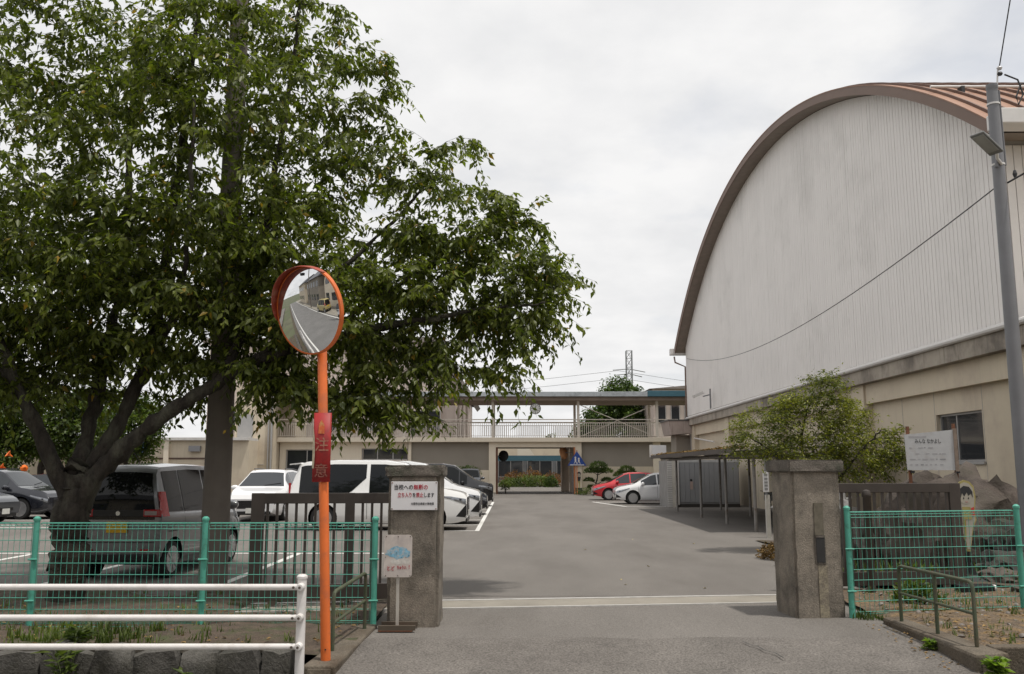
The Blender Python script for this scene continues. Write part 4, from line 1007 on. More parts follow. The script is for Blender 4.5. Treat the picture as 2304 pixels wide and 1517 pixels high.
# faded picture: blue mottled blot with its own ragged outline
br2 = random.Random(12)
for nm, cx_, cz_, rx, rz_, mt, yy in (('faded_blue_paint', -1.225, .80, .13, .062, pm('sign_blue', (0.20, 0.42, 0.56), rough=.6, var=.3, scale=35, col2=(0.48, 0.48, 0.47), f2=.45, scale2=26), 9.7985),
                                     ('faded_white_paint', -1.20, .715, .11, .036, pm('sign_palewhite', (0.60, 0.57, 0.53), rough=.6, var=.2, scale=30), 9.7990)):
    pts = [(cx_ + rx*math.cos(a)*(1+br2.uniform(-.13, .13)), yy, cz_ + rz_*math.sin(a)*(1+br2.uniform(-.25, .25))) for a in [2*math.pi*k/26 for k in range(26)]]
    MB().prism(pts, (0, .001, 0)).build(nm, mt, wsn)
text('lettering', 'と.ど', .05, (-1.345, 9.7985, .635), FRONT, ink_red, wsn, bold=.001, sx=.75)
text('lettering', 'ちゅうい.', .045, (-1.235, 9.7985, .645), FRONT, ink_red, wsn, bold=.001, sx=.55)
text('lettering', '!', .06, (-1.112, 9.7985, .65), FRONT, ink_red, wsn, bold=.0005)
for a in (-1.355, -1.225, -1.095):
    for b in (.562, .972): MB().lathe([(0, 0), (.006, 0), (.006, -.005), (0, -.005)], (a, 9.80, b), 'y', 8).build('bolt', bolt_m, wsn)
for a, b in ((-1.24, .80), (-1.30, .79), (-1.19, .755), (-1.14, .75), (-1.11, .77), (-1.36, .755)): MB().lathe([(0, 0), (.0045, 0), (.0045, -.004)], (a, 9.7985, b), 'y', 7).build('hole', ink_black, wsn)
MB().box(-1.24, -1.21, 9.812, 9.842, 0.03, .96).build('post', pm('post_pale', (0.48, .45, .40), rough=.6), wsn)
MB().box(-1.41, -1.05, 9.70, 9.98, 0.0, .012).build('base_plate', rust, wsn)
for yb in (9.70, 9.94): MB().box(-1.41, -1.02, yb, yb+.04, 0.012, .06).build('base_channel', pm('base_channel', (.09, .07, .05), rough=.8), wsn)

# ================================================================== SLIDING GATES
def gate(name, label, P, Q, h, m, stiles, bars_n, pitch, right=False):
    P, Q = Vector((*P, 0)), Vector((*Q, 0)); d = (Q-P); L_ = d.length; d.normalize()
    o = thing(name, label, 'gate', P, math.atan2(d.y, d.x))
    MB().box(0, L_, -.03, .03, h-.13, h).build('top_rail', m, o, local=True, bevel=.006)
    MB().box(0, L_, -.03, .03, .08, .27).build('bottom_rail', m, o, local=True, bevel=.006)
    for a, b in stiles: MB().box(a, b, -.032, .032, .08, h+.002).build('stile', m, o, local=True, bevel=.006)
    me = unit_box('bar', .032, .032, h-.40, m)
    x = .2
    while x < L_-.05:
        if not any(a-.03 < x < b+.03 for a, b in stiles): piece('bar', me, o, (x, 0, (h-.13+.27)/2))
        x += pitch
    for a in (.3, L_-.3): MB().lathe([(0, -.02), (.06, -.02), (.06, .02), (0, .02)], (a, 0, .07), 'y', 14).build('roller', bolt_m, o, local=True)
    return o
gate('sliding_gate', 'dark brown sliding gate with vertical bars behind the left pier', (-3.27, 11.35), (-0.95, 11.62), 1.39, gate_m, [(0, .16), (1.16, 1.28), (2.2, 2.33)], 14, .118)
gate('sliding_gate', 'faded brown sliding gate with vertical bars behind the right fence', (6.42, 12.95), (4.0, 12.65), 1.49, gate_m, [(0, .17)], 14, .122)
o = thing('gate_post', 'brown round-topped post standing before the right sliding gate', 'post', (4.93, 12.55, 0))
MB().lathe([(.055, -.2), (.055, 1.30), (.062, 1.31), (.064, 1.35), (.045, 1.395), (0, 1.41)], (4.93, 12.55, 0), 'z', 16).build('shaft', gate_m, o, smooth=True)

# ================================================================== GREEN MESH FENCES
def mesh_fence(name, label, posts, h, base=0.0, pitch_x=.062, pitch_z=.118, m=green_fence):
    o = thing(name, label, 'fence', (*posts[0], base))
    for k, (x, y) in enumerate(posts):
        p = MB(); p.lathe([(.033, -.25), (.033, h+.03), (.04, h+.032), (.04, h+.055), (.018, h+.075), (0, h+.078)], (x, y, base), 'z', 14)
        p = p.build('post', m, o, smooth=True)
        for zc in (h*.25, h*.65):
            MB().tube([(x-.05, y-.035, base+zc), (x+.05, y-.035, base+zc)], .012, n=6).build('clip', m, p)
    for (xa, ya), (xb, yb) in zip(posts[:-1], posts[1:]):
        a, b = Vector((xa, ya, base)), Vector((xb, yb, base)); d = b-a; L_ = d.length; d.normalize(); nrm = Vector((-d.y, d.x, 0))
        a2, b2 = a + d*.045, b - d*.045; L2 = (b2-a2).length
        g_ = MB()
        n_ = int(L2/pitch_x)
        for k in range(n_+1):
            q = a2 + d*(L2*k/n_)
            path = [q + nrm*.045 + Vector((0, 0, .03)), q + Vector((0, 0, .0)), q + Vector((0, 0, .06)), q + Vector((0, 0, h-.05)), q + Vector((0, 0, h)), q + nrm*.05 + Vector((0, 0, h-.03))]
            g_.tube(path[1:], .0029, n=4, cap=False)
        nz = int((h-.10)/pitch_z)
        for k in range(nz+1):
            z = .06 + (h-.12)*k/nz
            g_.tube([a2 + Vector((0, 0, z)) - nrm*.004, b2 + Vector((0, 0, z)) - nrm*.004], .0042, n=5)
        # rolled top and bottom edges
        for z, off in ((h, 0), (h-.03, .05), (h+.005, .028), (.0, 0), (.03, .045)):
            g_.tube([a2 + nrm*off + Vector((0, 0, z)), b2 + nrm*off + Vector((0, 0, z))], .0042, n=5)
        g_.build('wire_mesh', m, o)
    return o
mesh_fence('mesh_fence', 'long green wire mesh fence on the left above the stone wall', [(-8.96, 10.0), (-7.10, 10.0), (-5.24, 10.0), (-3.38, 10.0), (-1.51, 10.02)], 1.10, 0.0)
mesh_fence('mesh_fence', 'short green wire mesh fence panel beside the right gate pier', [(3.92, 10.60), (6.16, 11.05)], 1.19, 0.0)

# ================================================================== WHITE GUARD RAIL
gr_ = thing('guard_rail', 'white three-rail pipe guard rail along the road at lower left', 'guard rail', (-1.80, 7.85, -0.15))
for x in (-1.80, -3.8, -5.8, -7.8):
    p = MB().lathe([(.040, -.15), (.040, .765), (.046, .767), (.046, .785), (.030, .800), (0, .804)], (x, 7.85, 0), 'z', 18).build('post', white_rail, gr_, smooth=True)
    if x != -1.80: p.location.x -= 3.0   # further posts stand outside the picture
for z in (.70, .448, .212):
    MB().tube([(-1.83, 7.80, z), (-1.95, 7.795, z), (-11.0, 7.72, z + .012)], .0265, n=14).build('rail', white_rail, gr_, smooth=True)
    MB().lathe([(0, -.04), (.026, -.038), (.034, -.02), (.034, .03), (0, .03)], (-1.80, 7.80, z), 'y', 16).build('clamp', white_rail, gr_, smooth=True)
    for x in (-1.80, -1.855):
        MB().lathe([(0, -.012), (.011, -.012), (.011, .01), (0, .01)], (x, 7.762 if x == -1.80 else 7.774, z), 'y', 8).build('bolt', bolt_m, gr_)

# ================================================================== ROAD MIRROR
mr = thing('road_mirror', 'round convex road mirror with orange rim and hood on an orange pole', 'road mirror', (-1.72, 8.4, 0))
MB().tube([(-1.68, 8.4, -.3), (-1.69, 8.4, 0), (-1.827, 8.4, 3.25), (-1.828, 8.4, 3.28)], [.0445, .0445, .0445, .03], n=22).build('pole', orange_m, mr, smooth=True)
MB().lathe([(0, 0), (.007, 0), (.007, .01)], (-1.685, 8.352, .08), 'y', 8).build('hole', ink_black, mr)
nrm = Vector((-math.sin(R(33)), -math.cos(R(33)), -0.225)).normalized()
mc = Vector((-1.90, 8.24, 3.17)); rt = nrm.cross(Vector((0, 0, 1))).normalized()*-1; up = rt.cross(nrm).normalized()*-1
if up.z < 0: up = -up
MR = .40
prof = [(0, -.06), (MR*.6, -.055), (MR*.98, -.02), (MR+.018, -.01), (MR+.016, .028), (MR+.002, .034), (MR, .02)]
MB().lathe(prof, mc, nrm, 48).build('rim', orange_m, mr, smooth=True)
Rc = 2.2; cap_ = []
for k in range(13):
    r_ = (MR+.001)*(k/12); cap_.append((r_, math.sqrt(Rc*Rc - r_*r_) - Rc + .066))
mirror_m = pm('mirror_chrome', (0.82, 0.83, 0.84), rough=0.015, metal=1.0, var=0.01)
mg = MB().lathe(cap_[1:], mc, nrm, 56).build('mirror_glass', mirror_m, mr, smooth=60)
hd = MB(); rows_ = []
for k in range(33):
    a = R(-98 + 136*k/32); t_ = k/32
    dirv = up*math.cos(a) - rt*math.sin(a)*-1 if False else up*math.cos(a) + rt*math.sin(a)
    ln = .085*math.sin(math.pi*min(1, max(0, t_)))**.55
    rows_.append([mc + dirv*(MR+.020) + nrm*(.0), mc + dirv*(MR+.024) + nrm*(.03+ln*.6), mc + dirv*(MR+.018) + nrm*(.035+ln)])
hd.grid(rows_)
hd = hd.build('hood', hood_red, mr, smooth=60); sd = hd.modifiers.new('solid', 'SOLIDIFY'); sd.thickness = .004
cl_ = up*0.385 + rt*-.0
MB().obox(mc + up*(MR-.055) + nrm*.045, rt*.02, nrm*.004, up*.012).build('maker_plate', ink_black, mr)
MB().tube([mc - nrm*.06, mc - nrm*.09 + Vector((.05, .03, 0)), Vector((-1.823, 8.4, mc.z))], .022, n=8).build('bracket', orange_m, mr)
# red caution panel on the pole (faded arrow and characters)
rp_m = pm('caution_red', (0.36, 0.018, 0.018), rough=.55, var=.15, scale=9, col2=(0.20, 0.02, 0.02), f2=.35, scale2=8)
cp = thing('caution_panel', 'curved red caution panel with worn arrow and characters on the orange pole', 'sign', (-1.7730, 8.33, 1.57))
rows_ = []
for k in range(9):
    x = -1.7730 - .083 + .166*k/8; yb = 8.348 - .010 + .05*((k-4)/4)**2*.35
    rows_.append([(x, yb, 1.575), (x, yb, 1.9), (x, yb, 2.215)])
cpo = MB().grid(rows_).build('panel', rp_m, cp, smooth=60); sd = cpo.modifiers.new('solid', 'SOLIDIFY'); sd.thickness = .003
or2 = pm('worn_orange', (0.62, 0.13, 0.04), rough=.6, var=.2, scale=20, col2=(.62, .38, .15), f2=.3, scale2=25)
MB().prism([(-1.8080, 8.334, 2.02), (-1.7500, 8.334, 2.02), (-1.7500, 8.334, 2.09), (-1.7630, 8.334, 2.125), (-1.7800, 8.334, 2.15), (-1.8030, 8.334, 2.11)], (0, .002, 0)).build('arrow', or2, cp)
worn = pm('worn_lettering', (0.42, 0.22, 0.14), rough=.7, var=.4, scale=40, col2=(0.30, 0.05, 0.04), f2=.55, scale2=40)
text('lettering', '注', .135, (-1.8380, 8.333, 1.91), FRONT, worn, cp, bold=.001)
text('lettering', '意', .135, (-1.8380, 8.333, 1.67), FRONT, pm('worn_lettering_dark', (0.20, 0.07, 0.05), rough=.7, var=.4, scale=40), cp, bold=.001)
MB().prism([(-1.8570, 8.340, 1.70), (-1.8400, 8.338, 1.70), (-1.8340, 8.338, 1.84), (-1.8400, 8.338, 1.98), (-1.8570, 8.340, 2.10)], (0, .0015, 0)).build('peeled_edge', pm('peeled', (.42, .36, .26), rough=.8, var=.2, scale=30), cp)
for z in (1.68, 2.1): MB().lathe([(.047, -.012), (.05, -.012), (.05, .012), (.047, .012)], (-1.7730, 8.4, z), 'z', 20, close=True).build('band', steel_grey, cp)

# ================================================================== PIPE HANDRAILS
def handrail(label, A_, B_, zt, posts, drop, base):
    A_, B_ = Vector(A_), Vector(B_)
    o = thing('pipe_handrail', label, 'handrail', (A_.x, A_.y, base))
    r_ = .019
    a_t, b_t = A_ + Vector((0, 0, zt)), B_ + Vector((0, 0, zt+drop))
    d = (b_t-a_t).normalized()
    MB().tube([A_, A_ + Vector((0, 0, zt-.06)), A_ + Vector((0, 0, zt-.015)) + d*.015, a_t + d*.06] + [a_t.lerp(b_t, .5)] + [b_t - d*.06, B_ + Vector((0, 0, zt+drop-.015)) - d*.015, B_ + Vector((0, 0, zt+drop-.06)), B_], r_, n=10).build('hoop', pipe_green, o, smooth=True)
    MB().tube([A_ + Vector((0, 0, zt*.52)), B_ + Vector((0, 0, zt*.52+drop))], r_*.8, n=8).build('mid_rail', pipe_green, o, smooth=True)
    for t in posts:
        p = A_.lerp(B_, t); MB().tube([p, p + Vector((0, 0, zt+drop*t))], r_, n=10).build('post', pipe_green, o, smooth=True)
    return o
handrail('olive pipe handrail on the kerb wall at the right of the ramp', (4.05+.16, 9.95, .05), (4.30, 8.55, .05), .60, (.52,), .0, .05)
handrail('olive pipe handrail leaning behind the orange mirror pole', (-1.56, 9.75, .0), (-1.70, 8.75, -.02), .60, (), -.05, 0)

# ================================================================== POLES AND WIRES
up_ = thing('utility_pole', 'thick grey concrete utility pole standing in front of the cherry tree', 'utility pole', (-4.22, 12.9, 0))
MB().lathe([(.205, -.3), (.195, 1.0), (.128, 9.5), (.12, 11.5), (0, 11.52)], (-4.22, 12.9, 0), 'z', 28).build('shaft', pole_conc, up_, smooth=True)
for z in (7.8, 9.2): MB().lathe([(.175, -.02), (.18, -.02), (.18, .02), (.175, .02)], (-4.22, 12.9, z), 'z', 24, close=True).build('band', steel_grey, up_)
lp = thing('lamp_post', 'slim grey steel pole with slanted LED street lamp in front of the gym', 'lamp post', (7.97, 14, 0))
MB().lathe([(.115, -.3), (.110, 3), (.088, 7.85), (.086, 7.92), (.092, 7.93), (.092, 8.0), (0, 8.01)], (7.97, 14, 0), 'z', 22).build('pole', steel_grey, lp, smooth=True)
for z in (7.66, 6.62): MB().lathe([(.093, -.015), (.10, -.015), (.10, .015), (.093, .015)], (7.97, 14, z), 'z', 22, close=True).build('band', pvc, lp)
MB().tube([(7.97, 13.9, 6.60), (7.85, 13.8, 6.66), (7.80, 13.72, 6.72)], .025, n=8).build('bracket', pvc, lp)
hdv = Vector((-.55, -.25, .35)); hdv.normalize(); sdv = Vector((.41, -.91, 0)).normalized(); upv = sdv.cross(hdv).normalized()
if upv.z < 0: upv = -upv
MB().obox(Vector((7.80, 13.72, 6.72)) + hdv*.25, hdv*.26, sdv*.125, upv*.016).build('lamp_head', pm('lamp_shell', (.20, .20, .195), rough=.5), lp, bevel=.012)
MB().obox(Vector((7.80, 13.72, 6.72)) + hdv*.27 - upv*.026, hdv*.20, sdv*.10, upv*.004).build('lamp_lens', pm('lamp_lens', (.33, .33, .31), rough=.2), lp)
MB().tube([(7.87, 13.9, 6.9), (7.90, 13.88, 6.75), (7.88, 13.9, 6.55)], .03, n=8).build('conduit', steel_grey, lp)
MB().tube([(8.075, 13.97, 6.6), (8.065, 13.97, 7.9)], .014, n=6).build('riser', steel_grey, lp)
MB().lathe([(0, -.06), (.02, -.06), (.035, .0), (.02, .06), (0, .06)], (8.20, 13.95, 6.45), 'z', 10).build('wire_clamp', wire_m, lp)
MB().tube([(8.05, 14, 7.9), (8.08, 13.98, 8.25)], .014, n=6).build('insulator_pin', pvc, lp)
for z in (8.18, 8.28): MB().lathe([(0, -.03), (.03, -.028), (.045, 0), (.03, .028), (0, .03)], (8.10, 13.96, z), 'z', 12).build('insulator', pm('porcelain', (.62, .6, .6), rough=.2) if z > 8.2 else wire_m, lp, smooth=True)
MB().tube([(8.14, 13.9, 8.14), (8.35, 13.9, 8.05), (8.42, 13.9, 7.8), (8.33, 13.9, 7.62), (8.3, 13.9, 7.75), (8.4, 13.9, 7.98), (8.6, 13.92, 8.0)], .014, n=6).build('cable_loop', wire_m, lp)
o = MB().tube(sag((7.97, 13.95, 6.3), (10.30, 52.0, 8.1), 1.05, 30), .011, n=5).build('service_cable', wire_m)
tag(o, 'long sagging black cable crossing the white gable of the gym', 'cable')
o = MB().tube([(7.97+.1, 13.95, 6.3), (8.9, 11.5, 6.75), (10.5, 8, 7.5)], .016, n=5).build('service_cable', wire_m)
tag(o, 'black cable running from the lamp post out of the right edge', 'cable')
o = MB().tube([(8.10, 13.96, 8.3), (8.0, 13.2, 9.4), (7.95, 12, 12)], .010, n=5).build('drop_wire', wire_m)
tag(o, 'thin wire rising from the top of the lamp post', 'wire')
# ================================================================== VEGETATION
def leaf_arrays(P, D, Nn, Ls, Ws):
    """P base points, D axis dirs, Nn normals (k x 3) -> folded 4-triangle leaves"""
    k = len(P); D = D/np.linalg.norm(D, axis=1, keepdims=True)
    S = np.cross(D, Nn); S /= np.maximum(np.linalg.norm(S, axis=1, keepdims=True), 1e-6); Nn = np.cross(S, D)
    Ls = Ls[:, None]; Ws = Ws[:, None]
    mid = P + D*Ls*.5 - Nn*Ws*.18
    Lf = P + D*Ls*.42 + S*Ws*.5 + Nn*Ws*.10; Rt = P + D*Ls*.42 - S*Ws*.5 + Nn*Ws*.10
    tip = P + D*Ls - Nn*Ls*.14
    V = np.stack([P, Lf, Rt, mid, tip], 1).reshape(-1, 3)
    b = (np.arange(k)*5)[:, None, None]
    T = (np.array([[0, 3, 1], [3, 4, 1], [0, 2, 3], [3, 2, 4]])[None] + b).reshape(-1, 3)
    return V, T
def tri_mesh(name, V, T, m):
    me = bpy.data.meshes.new(name); me.vertices.add(len(V)); me.vertices.foreach_set('co', V.astype(np.float32).ravel())
    me.loops.add(len(T)*3); me.loops.foreach_set('vertex_index', T.astype(np.int32).ravel())
    me.polygons.add(len(T)); me.polygons.foreach_set('loop_start', np.arange(0, len(T)*3, 3, dtype=np.int32))
    me.update(calc_edges=True); me.materials.append(m); return me
def link(name, me, parent, kind=None):
    o = bpy.data.objects.new(name, me); COL.objects.link(o); o.parent = parent
    if kind: o['kind'] = kind
    return o

class Tree:
    def __init__(s, seed): s.r = np.random.default_rng(seed); s.nodes = []; s.rad = []; s.tubes = []; s.tw = MB(); s.lb = MB(); s.LP = []; s.LD = []
    def limb(s, pts, r0, r1, n=10, wob=.03):
        pts = [Vector(p) for p in pts]; out = []
        for i in range(len(pts)-1):
            p0 = pts[max(i-1, 0)]; p1 = pts[i]; p2 = pts[i+1]; p3 = pts[min(i+2, len(pts)-1)]
            for t in np.linspace(0, 1, 13 if n > 20 else 9)[:-1]:
                out.append(.5*((2*p1) + (p2-p0)*t + (2*p0-5*p1+4*p2-p3)*t*t + (3*p1-p0-3*p2+p3)*t**3))
        out.append(pts[-1]); k = len(out)
        for i in range(1, k): out[i] = out[i] + Vector(s.r.normal(0, wob*.4, 3))
        rs = [r0 + (r1-r0)*(i/(k-1))**.8 for i in range(k)]
        rs = [q*(1 + s.r.normal(0, .075)) for q in rs]
        s.lb.tube(out, rs, n=n)
        for p, q in zip(out[1:], rs[1:]): s.nodes.append(p); s.rad.append(q)
    def grow(s, tips, leaf_per_m=30, tail=.9, droop=.18, rmax=.03, minleaf=6, up=.25, nspray=0, spray=.4, lps=12):
        N = np.array([tuple(p) for p in s.nodes]); rad = list(s.rad)
        d = np.array([np.min(np.linalg.norm(N - t, axis=1)) for t in tips])
        for i in np.argsort(d):
            t = tips[i]; dv = t - N; dist = np.linalg.norm(dv, axis=1)
            pen = dist*(1 + .9*np.maximum(0, -dv[:, 2])/np.maximum(dist, .01)); j = int(np.argmin(pen))
            a = Vector(N[j]); b = Vector(t); L_ = (b-a).length
            if L_ < .05: continue
            mid = a.lerp(b, .45) + Vector((0, 0, up*L_*.5)) + Vector(s.r.normal(0, .07*L_, 3))
            n_ = max(3, int(L_/.16)); path = []
            for q in range(n_+1):
                u = q/n_; p = a*(1-u)**2 + mid*2*u*(1-u) + b*u*u; p.z -= droop*max(0, u-.5)**2*L_; path.append(p)
            r0 = min(rmax, rad[j]*.75, .004 + .011*L_)
            s.tw.tube(path, [r0 + (.0025-r0)*(q/n_) for q in range(n_+1)], n=5, cap=False)
            N = np.vstack([N, [tuple(p) for p in path[1:]]]); rad += [r0 + (.0025-r0)*(q/n_) for q in range(1, n_+1)]
            # drooping sprays of leaves at the tip
            dirv = (path[-1]-path[-2]).normalized()
            for q in range(nspray):
                az = s.r.uniform(0, 6.283); sd = Vector((math.cos(az), math.sin(az), s.r.normal(.03, .2))); dv_ = (dirv*.8 + sd*.75).normalized()
                st = path[max(1, n_-1-q)] if q < n_ else path[-1]; sl = spray*s.r.uniform(.55, 1.2)
                sp_ = [st + dv_*sl*t_ + Vector((0, 0, -.34*sl*t_*t_)) for t_ in (0, .35, .7, 1.0)]
                s.tw.tube(sp_, [.003, .0026, .002, .0012], n=4, cap=False)
                ld = (sp_[3]-sp_[2]).normalized()
                for w_ in range(lps):
                    t_ = (w_+.5)/lps*3; i0 = min(int(t_), 2); p = sp_[i0].lerp(sp_[i0+1], t_-i0); s.LP.append(tuple(p)); s.LD.append(tuple(ld))
            ln = min(L_, tail); kk = max(minleaf, int(ln*leaf_per_m)); dirv = (path[-1]-path[-2]).normalized()
            for q in range(kk):
                u = 1 - (ln/L_)*s.r.random()**1.1
                f = u*n_; i0 = min(int(f), n_-1); p = path[i0].lerp(path[i0+1], f-i0)
                s.LP.append(tuple(p)); s.LD.append(tuple(dirv))
    def leaves(s, size, aspect, hang=.55, spread=.8, jitter=.05, fan=.06):
        P = np.array(s.LP); D = np.array(s.LD); k = len(P); r = s.r
        az = r.uniform(0, 2*np.pi, k)
        side = np.stack([np.cos(az), np.sin(az), r.normal(0, .35, k)], 1)
        A = D*.45 + side*spread + np.array([0, 0, -hang]) + r.normal(0, .2, (k, 3))
        Nn = np.array([0, 0, 1.0]) + r.normal(0, .55, (k, 3))
        L_ = size*r.uniform(.65, 1.2, k)
        P2 = P + r.normal(0, jitter, (k, 3)) + A/np.linalg.norm(A, axis=1, keepdims=True)*fan*r.random((k, 1))
        return P2, A, Nn, L_, L_*aspect
def lobe_points(r, lobes, n, shell=.55):
    vol = np.array([l[1][0]*l[1][1]*l[1][2] for l in lobes]); vol = vol**.62; pr = vol/vol.sum(); out = []
    for i in r.choice(len(lobes), n, p=pr):
        c, rr = lobes[i]; v = r.normal(size=3); v /= np.linalg.norm(v); q = r.random()**(1/3); q = shell + (1-shell)*q if r.random() < .6 else q
        out.append(np.array(c) + v*q*np.array(rr))
    return np.array(out)

# ---------------- the big cherry tree
ct = thing('cherry_tree', 'large spreading cherry tree filling the upper left over the silver van', 'tree', (-5.75, 11.9, 0))
T = Tree(4); bx, by = -5.80, 11.9
T.limb([(bx-.02, by, -.25), (bx, by, .15), (bx+.02, by, .8), (bx+.02, by+.02, 1.35), (bx+.08, by, 1.75)], .245, .19, n=30, wob=.05)
T.limb([(bx+.05, by, 1.15), (bx+.45, by-.05, 1.75), (bx+1.1, by-.15, 2.30), (bx+1.7, by-.1, 2.72), (bx+2.3, by, 3.10), (bx+3.0, by+.1, 3.35), (bx+3.9, by+.2, 3.62), (bx+4.8, by+.2, 3.75)], 0.148, .04, n=12)
T.limb([(bx+.05, by, 1.4), (bx+.40, by+.25, 2.2), (bx+.62, by+.5, 3.1), (bx+.75, by+.7, 4.3), (bx+.8, by+.8, 5.6), (bx+.9, by+.9, 7.4), (bx+1.0, by+.9, 9.0)], 0.126, .03, n=12)
T.limb([(bx, by, 1.5), (bx+.0, by+.4, 2.4), (bx-.05, by+.9, 3.6), (bx-.1, by+1.3, 5.0), (bx-.2, by+1.5, 6.8), (bx-.3, by+1.6, 8.6)], 0.118, .03, n=12)
T.limb([(bx-.05, by, 1.3), (bx-.40, by-.1, 2.1), (bx-.80, by-.2, 2.9), (bx-1.3, by-.2, 4.0), (bx-1.9, by-.2, 5.4), (bx-2.3, by-.2, 7.2)], 0.126, .03, n=12)
T.limb([(bx+1.9, by-.08, 2.85), (bx+2.1, by+.2, 3.6), (bx+2.25, by+.4, 4.8), (bx+2.4, by+.5, 6.2), (bx+2.55, by+.6, 7.8), (bx+2.65, by+.6, 9.2)], 0.081, .02, n=10)
T.limb([(bx+2.3, by, 3.1), (bx+3.0, by+.4, 4.1), (bx+3.9, by+.7, 5.1), (bx+4.4, by+.8, 5.7), (bx+4.7, by+.8, 6.2)], 0.059, .008, n=10)
T.limb([(bx+3.0, by+.1, 3.35), (bx+4.2, by+.5, 4.3), (bx+5.2, by+.8, 4.9), (bx+5.8, by+.9, 5.1)], 0.044, .008, n=8)
T.limb([(bx+4.2, by+.2, 3.66), (bx+5.4, by+.3, 3.9), (bx+6.0, by+.3, 3.95), (bx+6.25, by+.2, 3.97)], 0.033, .007, n=8)
T.limb([(bx+.62, by+.5, 3.1), (bx+1.3, by-.1, 3.9), (bx+1.6, by-.7, 5.0), (bx+1.7, by-1.0, 6.4)], 0.059, .02, n=8)
T.limb([(bx-.80, by-.2, 2.9), (bx-1.9, by-.5, 3.3), (bx-3.2, by-.8, 3.7)], 0.059, .02, n=8)
T.limb([(bx-.1, by+1.3, 5.0), (bx-1.2, by+1.8, 5.8), (bx-2.4, by+2.0, 6.5)], 0.052, .02, n=8)
cw = [((-6.3, 12.2, 5.4), (2.4, 2.2, 2.5)), ((-4.2, 12.5, 6.2), (2.1, 1.9, 2.5)), ((-7.6, 11.9, 7.0), (2.0, 2.0, 2.4)), ((-4.9, 12.6, 8.2), (1.9, 1.8, 1.6)), ((-5.4, 14.8, 5.2), (2.6, 1.6, 1.2)), ((-4.0, 14.4, 4.4), (1.4, 1.0, .7)),
      ((-2.3, 12.6, 5.0), (1.8, 1.6, 1.8)), ((-2.75, 12.7, 6.7), (1.3, 1.3, 1.2)), ((-1.0, 12.6, 4.4), (1.35, 1.2, 1.0)), ((-2.8, 12.2, 3.6), (1.7, 1.3, .75)),
      ((-0.15, 12.8, 4.75), (.85, .8, .6)), ((-.9, 12.4, 5.4), (.8, .7, .7)), ((.4, 12.6, 4.65), (.5, .5, .28)), ((.35, 12.6, 4.05), (.5, .5, .25)), ((-.1, 12.7, 5.4), (.6, .5, .28)), ((.05, 12.6, 4.05), (.8, .7, .48)), ((-.5, 12.3, 3.35), (.85, .7, .45)), ((-1.5, 12.0, 2.85), (.80, .6, .42)), ((-1.3, 12.9, 6.0), (.7, .6, .45)),
      ((-8.0, 12.2, 3.9), (1.9, 1.6, 1.1)), ((-6.2, 13.0, 3.2), (1.6, 1.0, .55)), ((-4.4, 13.0, 3.0), (1.0, .8, .4)), ((-3.1, 12.8, 8.4), (.7, .8, .9)), ((-5.9, 12.3, 8.6), (2.0, 1.6, 1.3)), ((-3.3, 12.0, 2.75), (.55, .4, .25))]
cw += [((-2.25, 12.6, 7.5), (.65, .7, .6)), ((-.9, 12.8, 6.4), (.55, .6, .4)), ((-.25, 12.8, 5.35), (.55, .5, .35)), ((-1.7, 11.9, 2.65), (.75, .5, .38)), ((-2.7, 12.0, 2.9), (.9, .5, .4)), ((-4.3, 11.5, 6.0), (1.9, .9, 2.3)), ((-5.4, 11.3, 4.4), (1.8, .8, 1.0)), ((-3.0, 11.6, 4.3), (1.4, .8, .9))]
tips = lobe_points(T.r, cw, 1750)
tips = np.vstack([tips, lobe_points(T.r, [((-1.7, 12.0, 2.75), (.8, .55, .42)), ((-2.8, 12.0, 2.95), (1.0, .6, .45)), ((-.6, 12.3, 3.35), (.9, .7, .45)), ((.1, 12.6, 4.0), (.85, .7, .5)), ((-1.3, 12.4, 4.2), (1.2, .9, .9)), ((-2.7, 12.3, 3.8), (1.4, .9, .7)), ((-5.0, 12.4, 3.7), (1.8, 1.0, .6)), ((-6.8, 11.8, 4.4), (1.8, 1.2, 1.0)), ((-7.4, 11.6, 2.9), (.9, .7, .45)), ((-6.0, 11.9, 3.1), (1.0, .7, .4)), ((-7.2, 12.0, 3.2), (1.3, 1.0, .5))], 480), lobe_points(T.r, [((-4.2, 11.7, 5.0), (1.1, .6, 1.5)), ((-4.2, 11.9, 7.2), (1.0, .6, 1.3)), ((-4.4, 11.9, 3.9), (.9, .5, .6))], 60)])
tips[:, 2] += .15*np.sin(2*np.pi*(tips[:, 2] + .25*tips[:, 0])/.85)
_k = T.r.random(len(tips)); tips = tips[~(((tips[:, 2] > 6.0) & (_k < .30)) | ((tips[:, 0] > -1.2) & (_k < .22)) | (tips[:, 0] > .72))]
T.grow(tips, leaf_per_m=26, tail=.6, droop=.22, rmax=.035, minleaf=6, nspray=3, spray=.56, lps=16)
P2, A_, Nn, L_, W_ = T.leaves(.120, .46, hang=.50, spread=.75, jitter=.018, fan=.02)
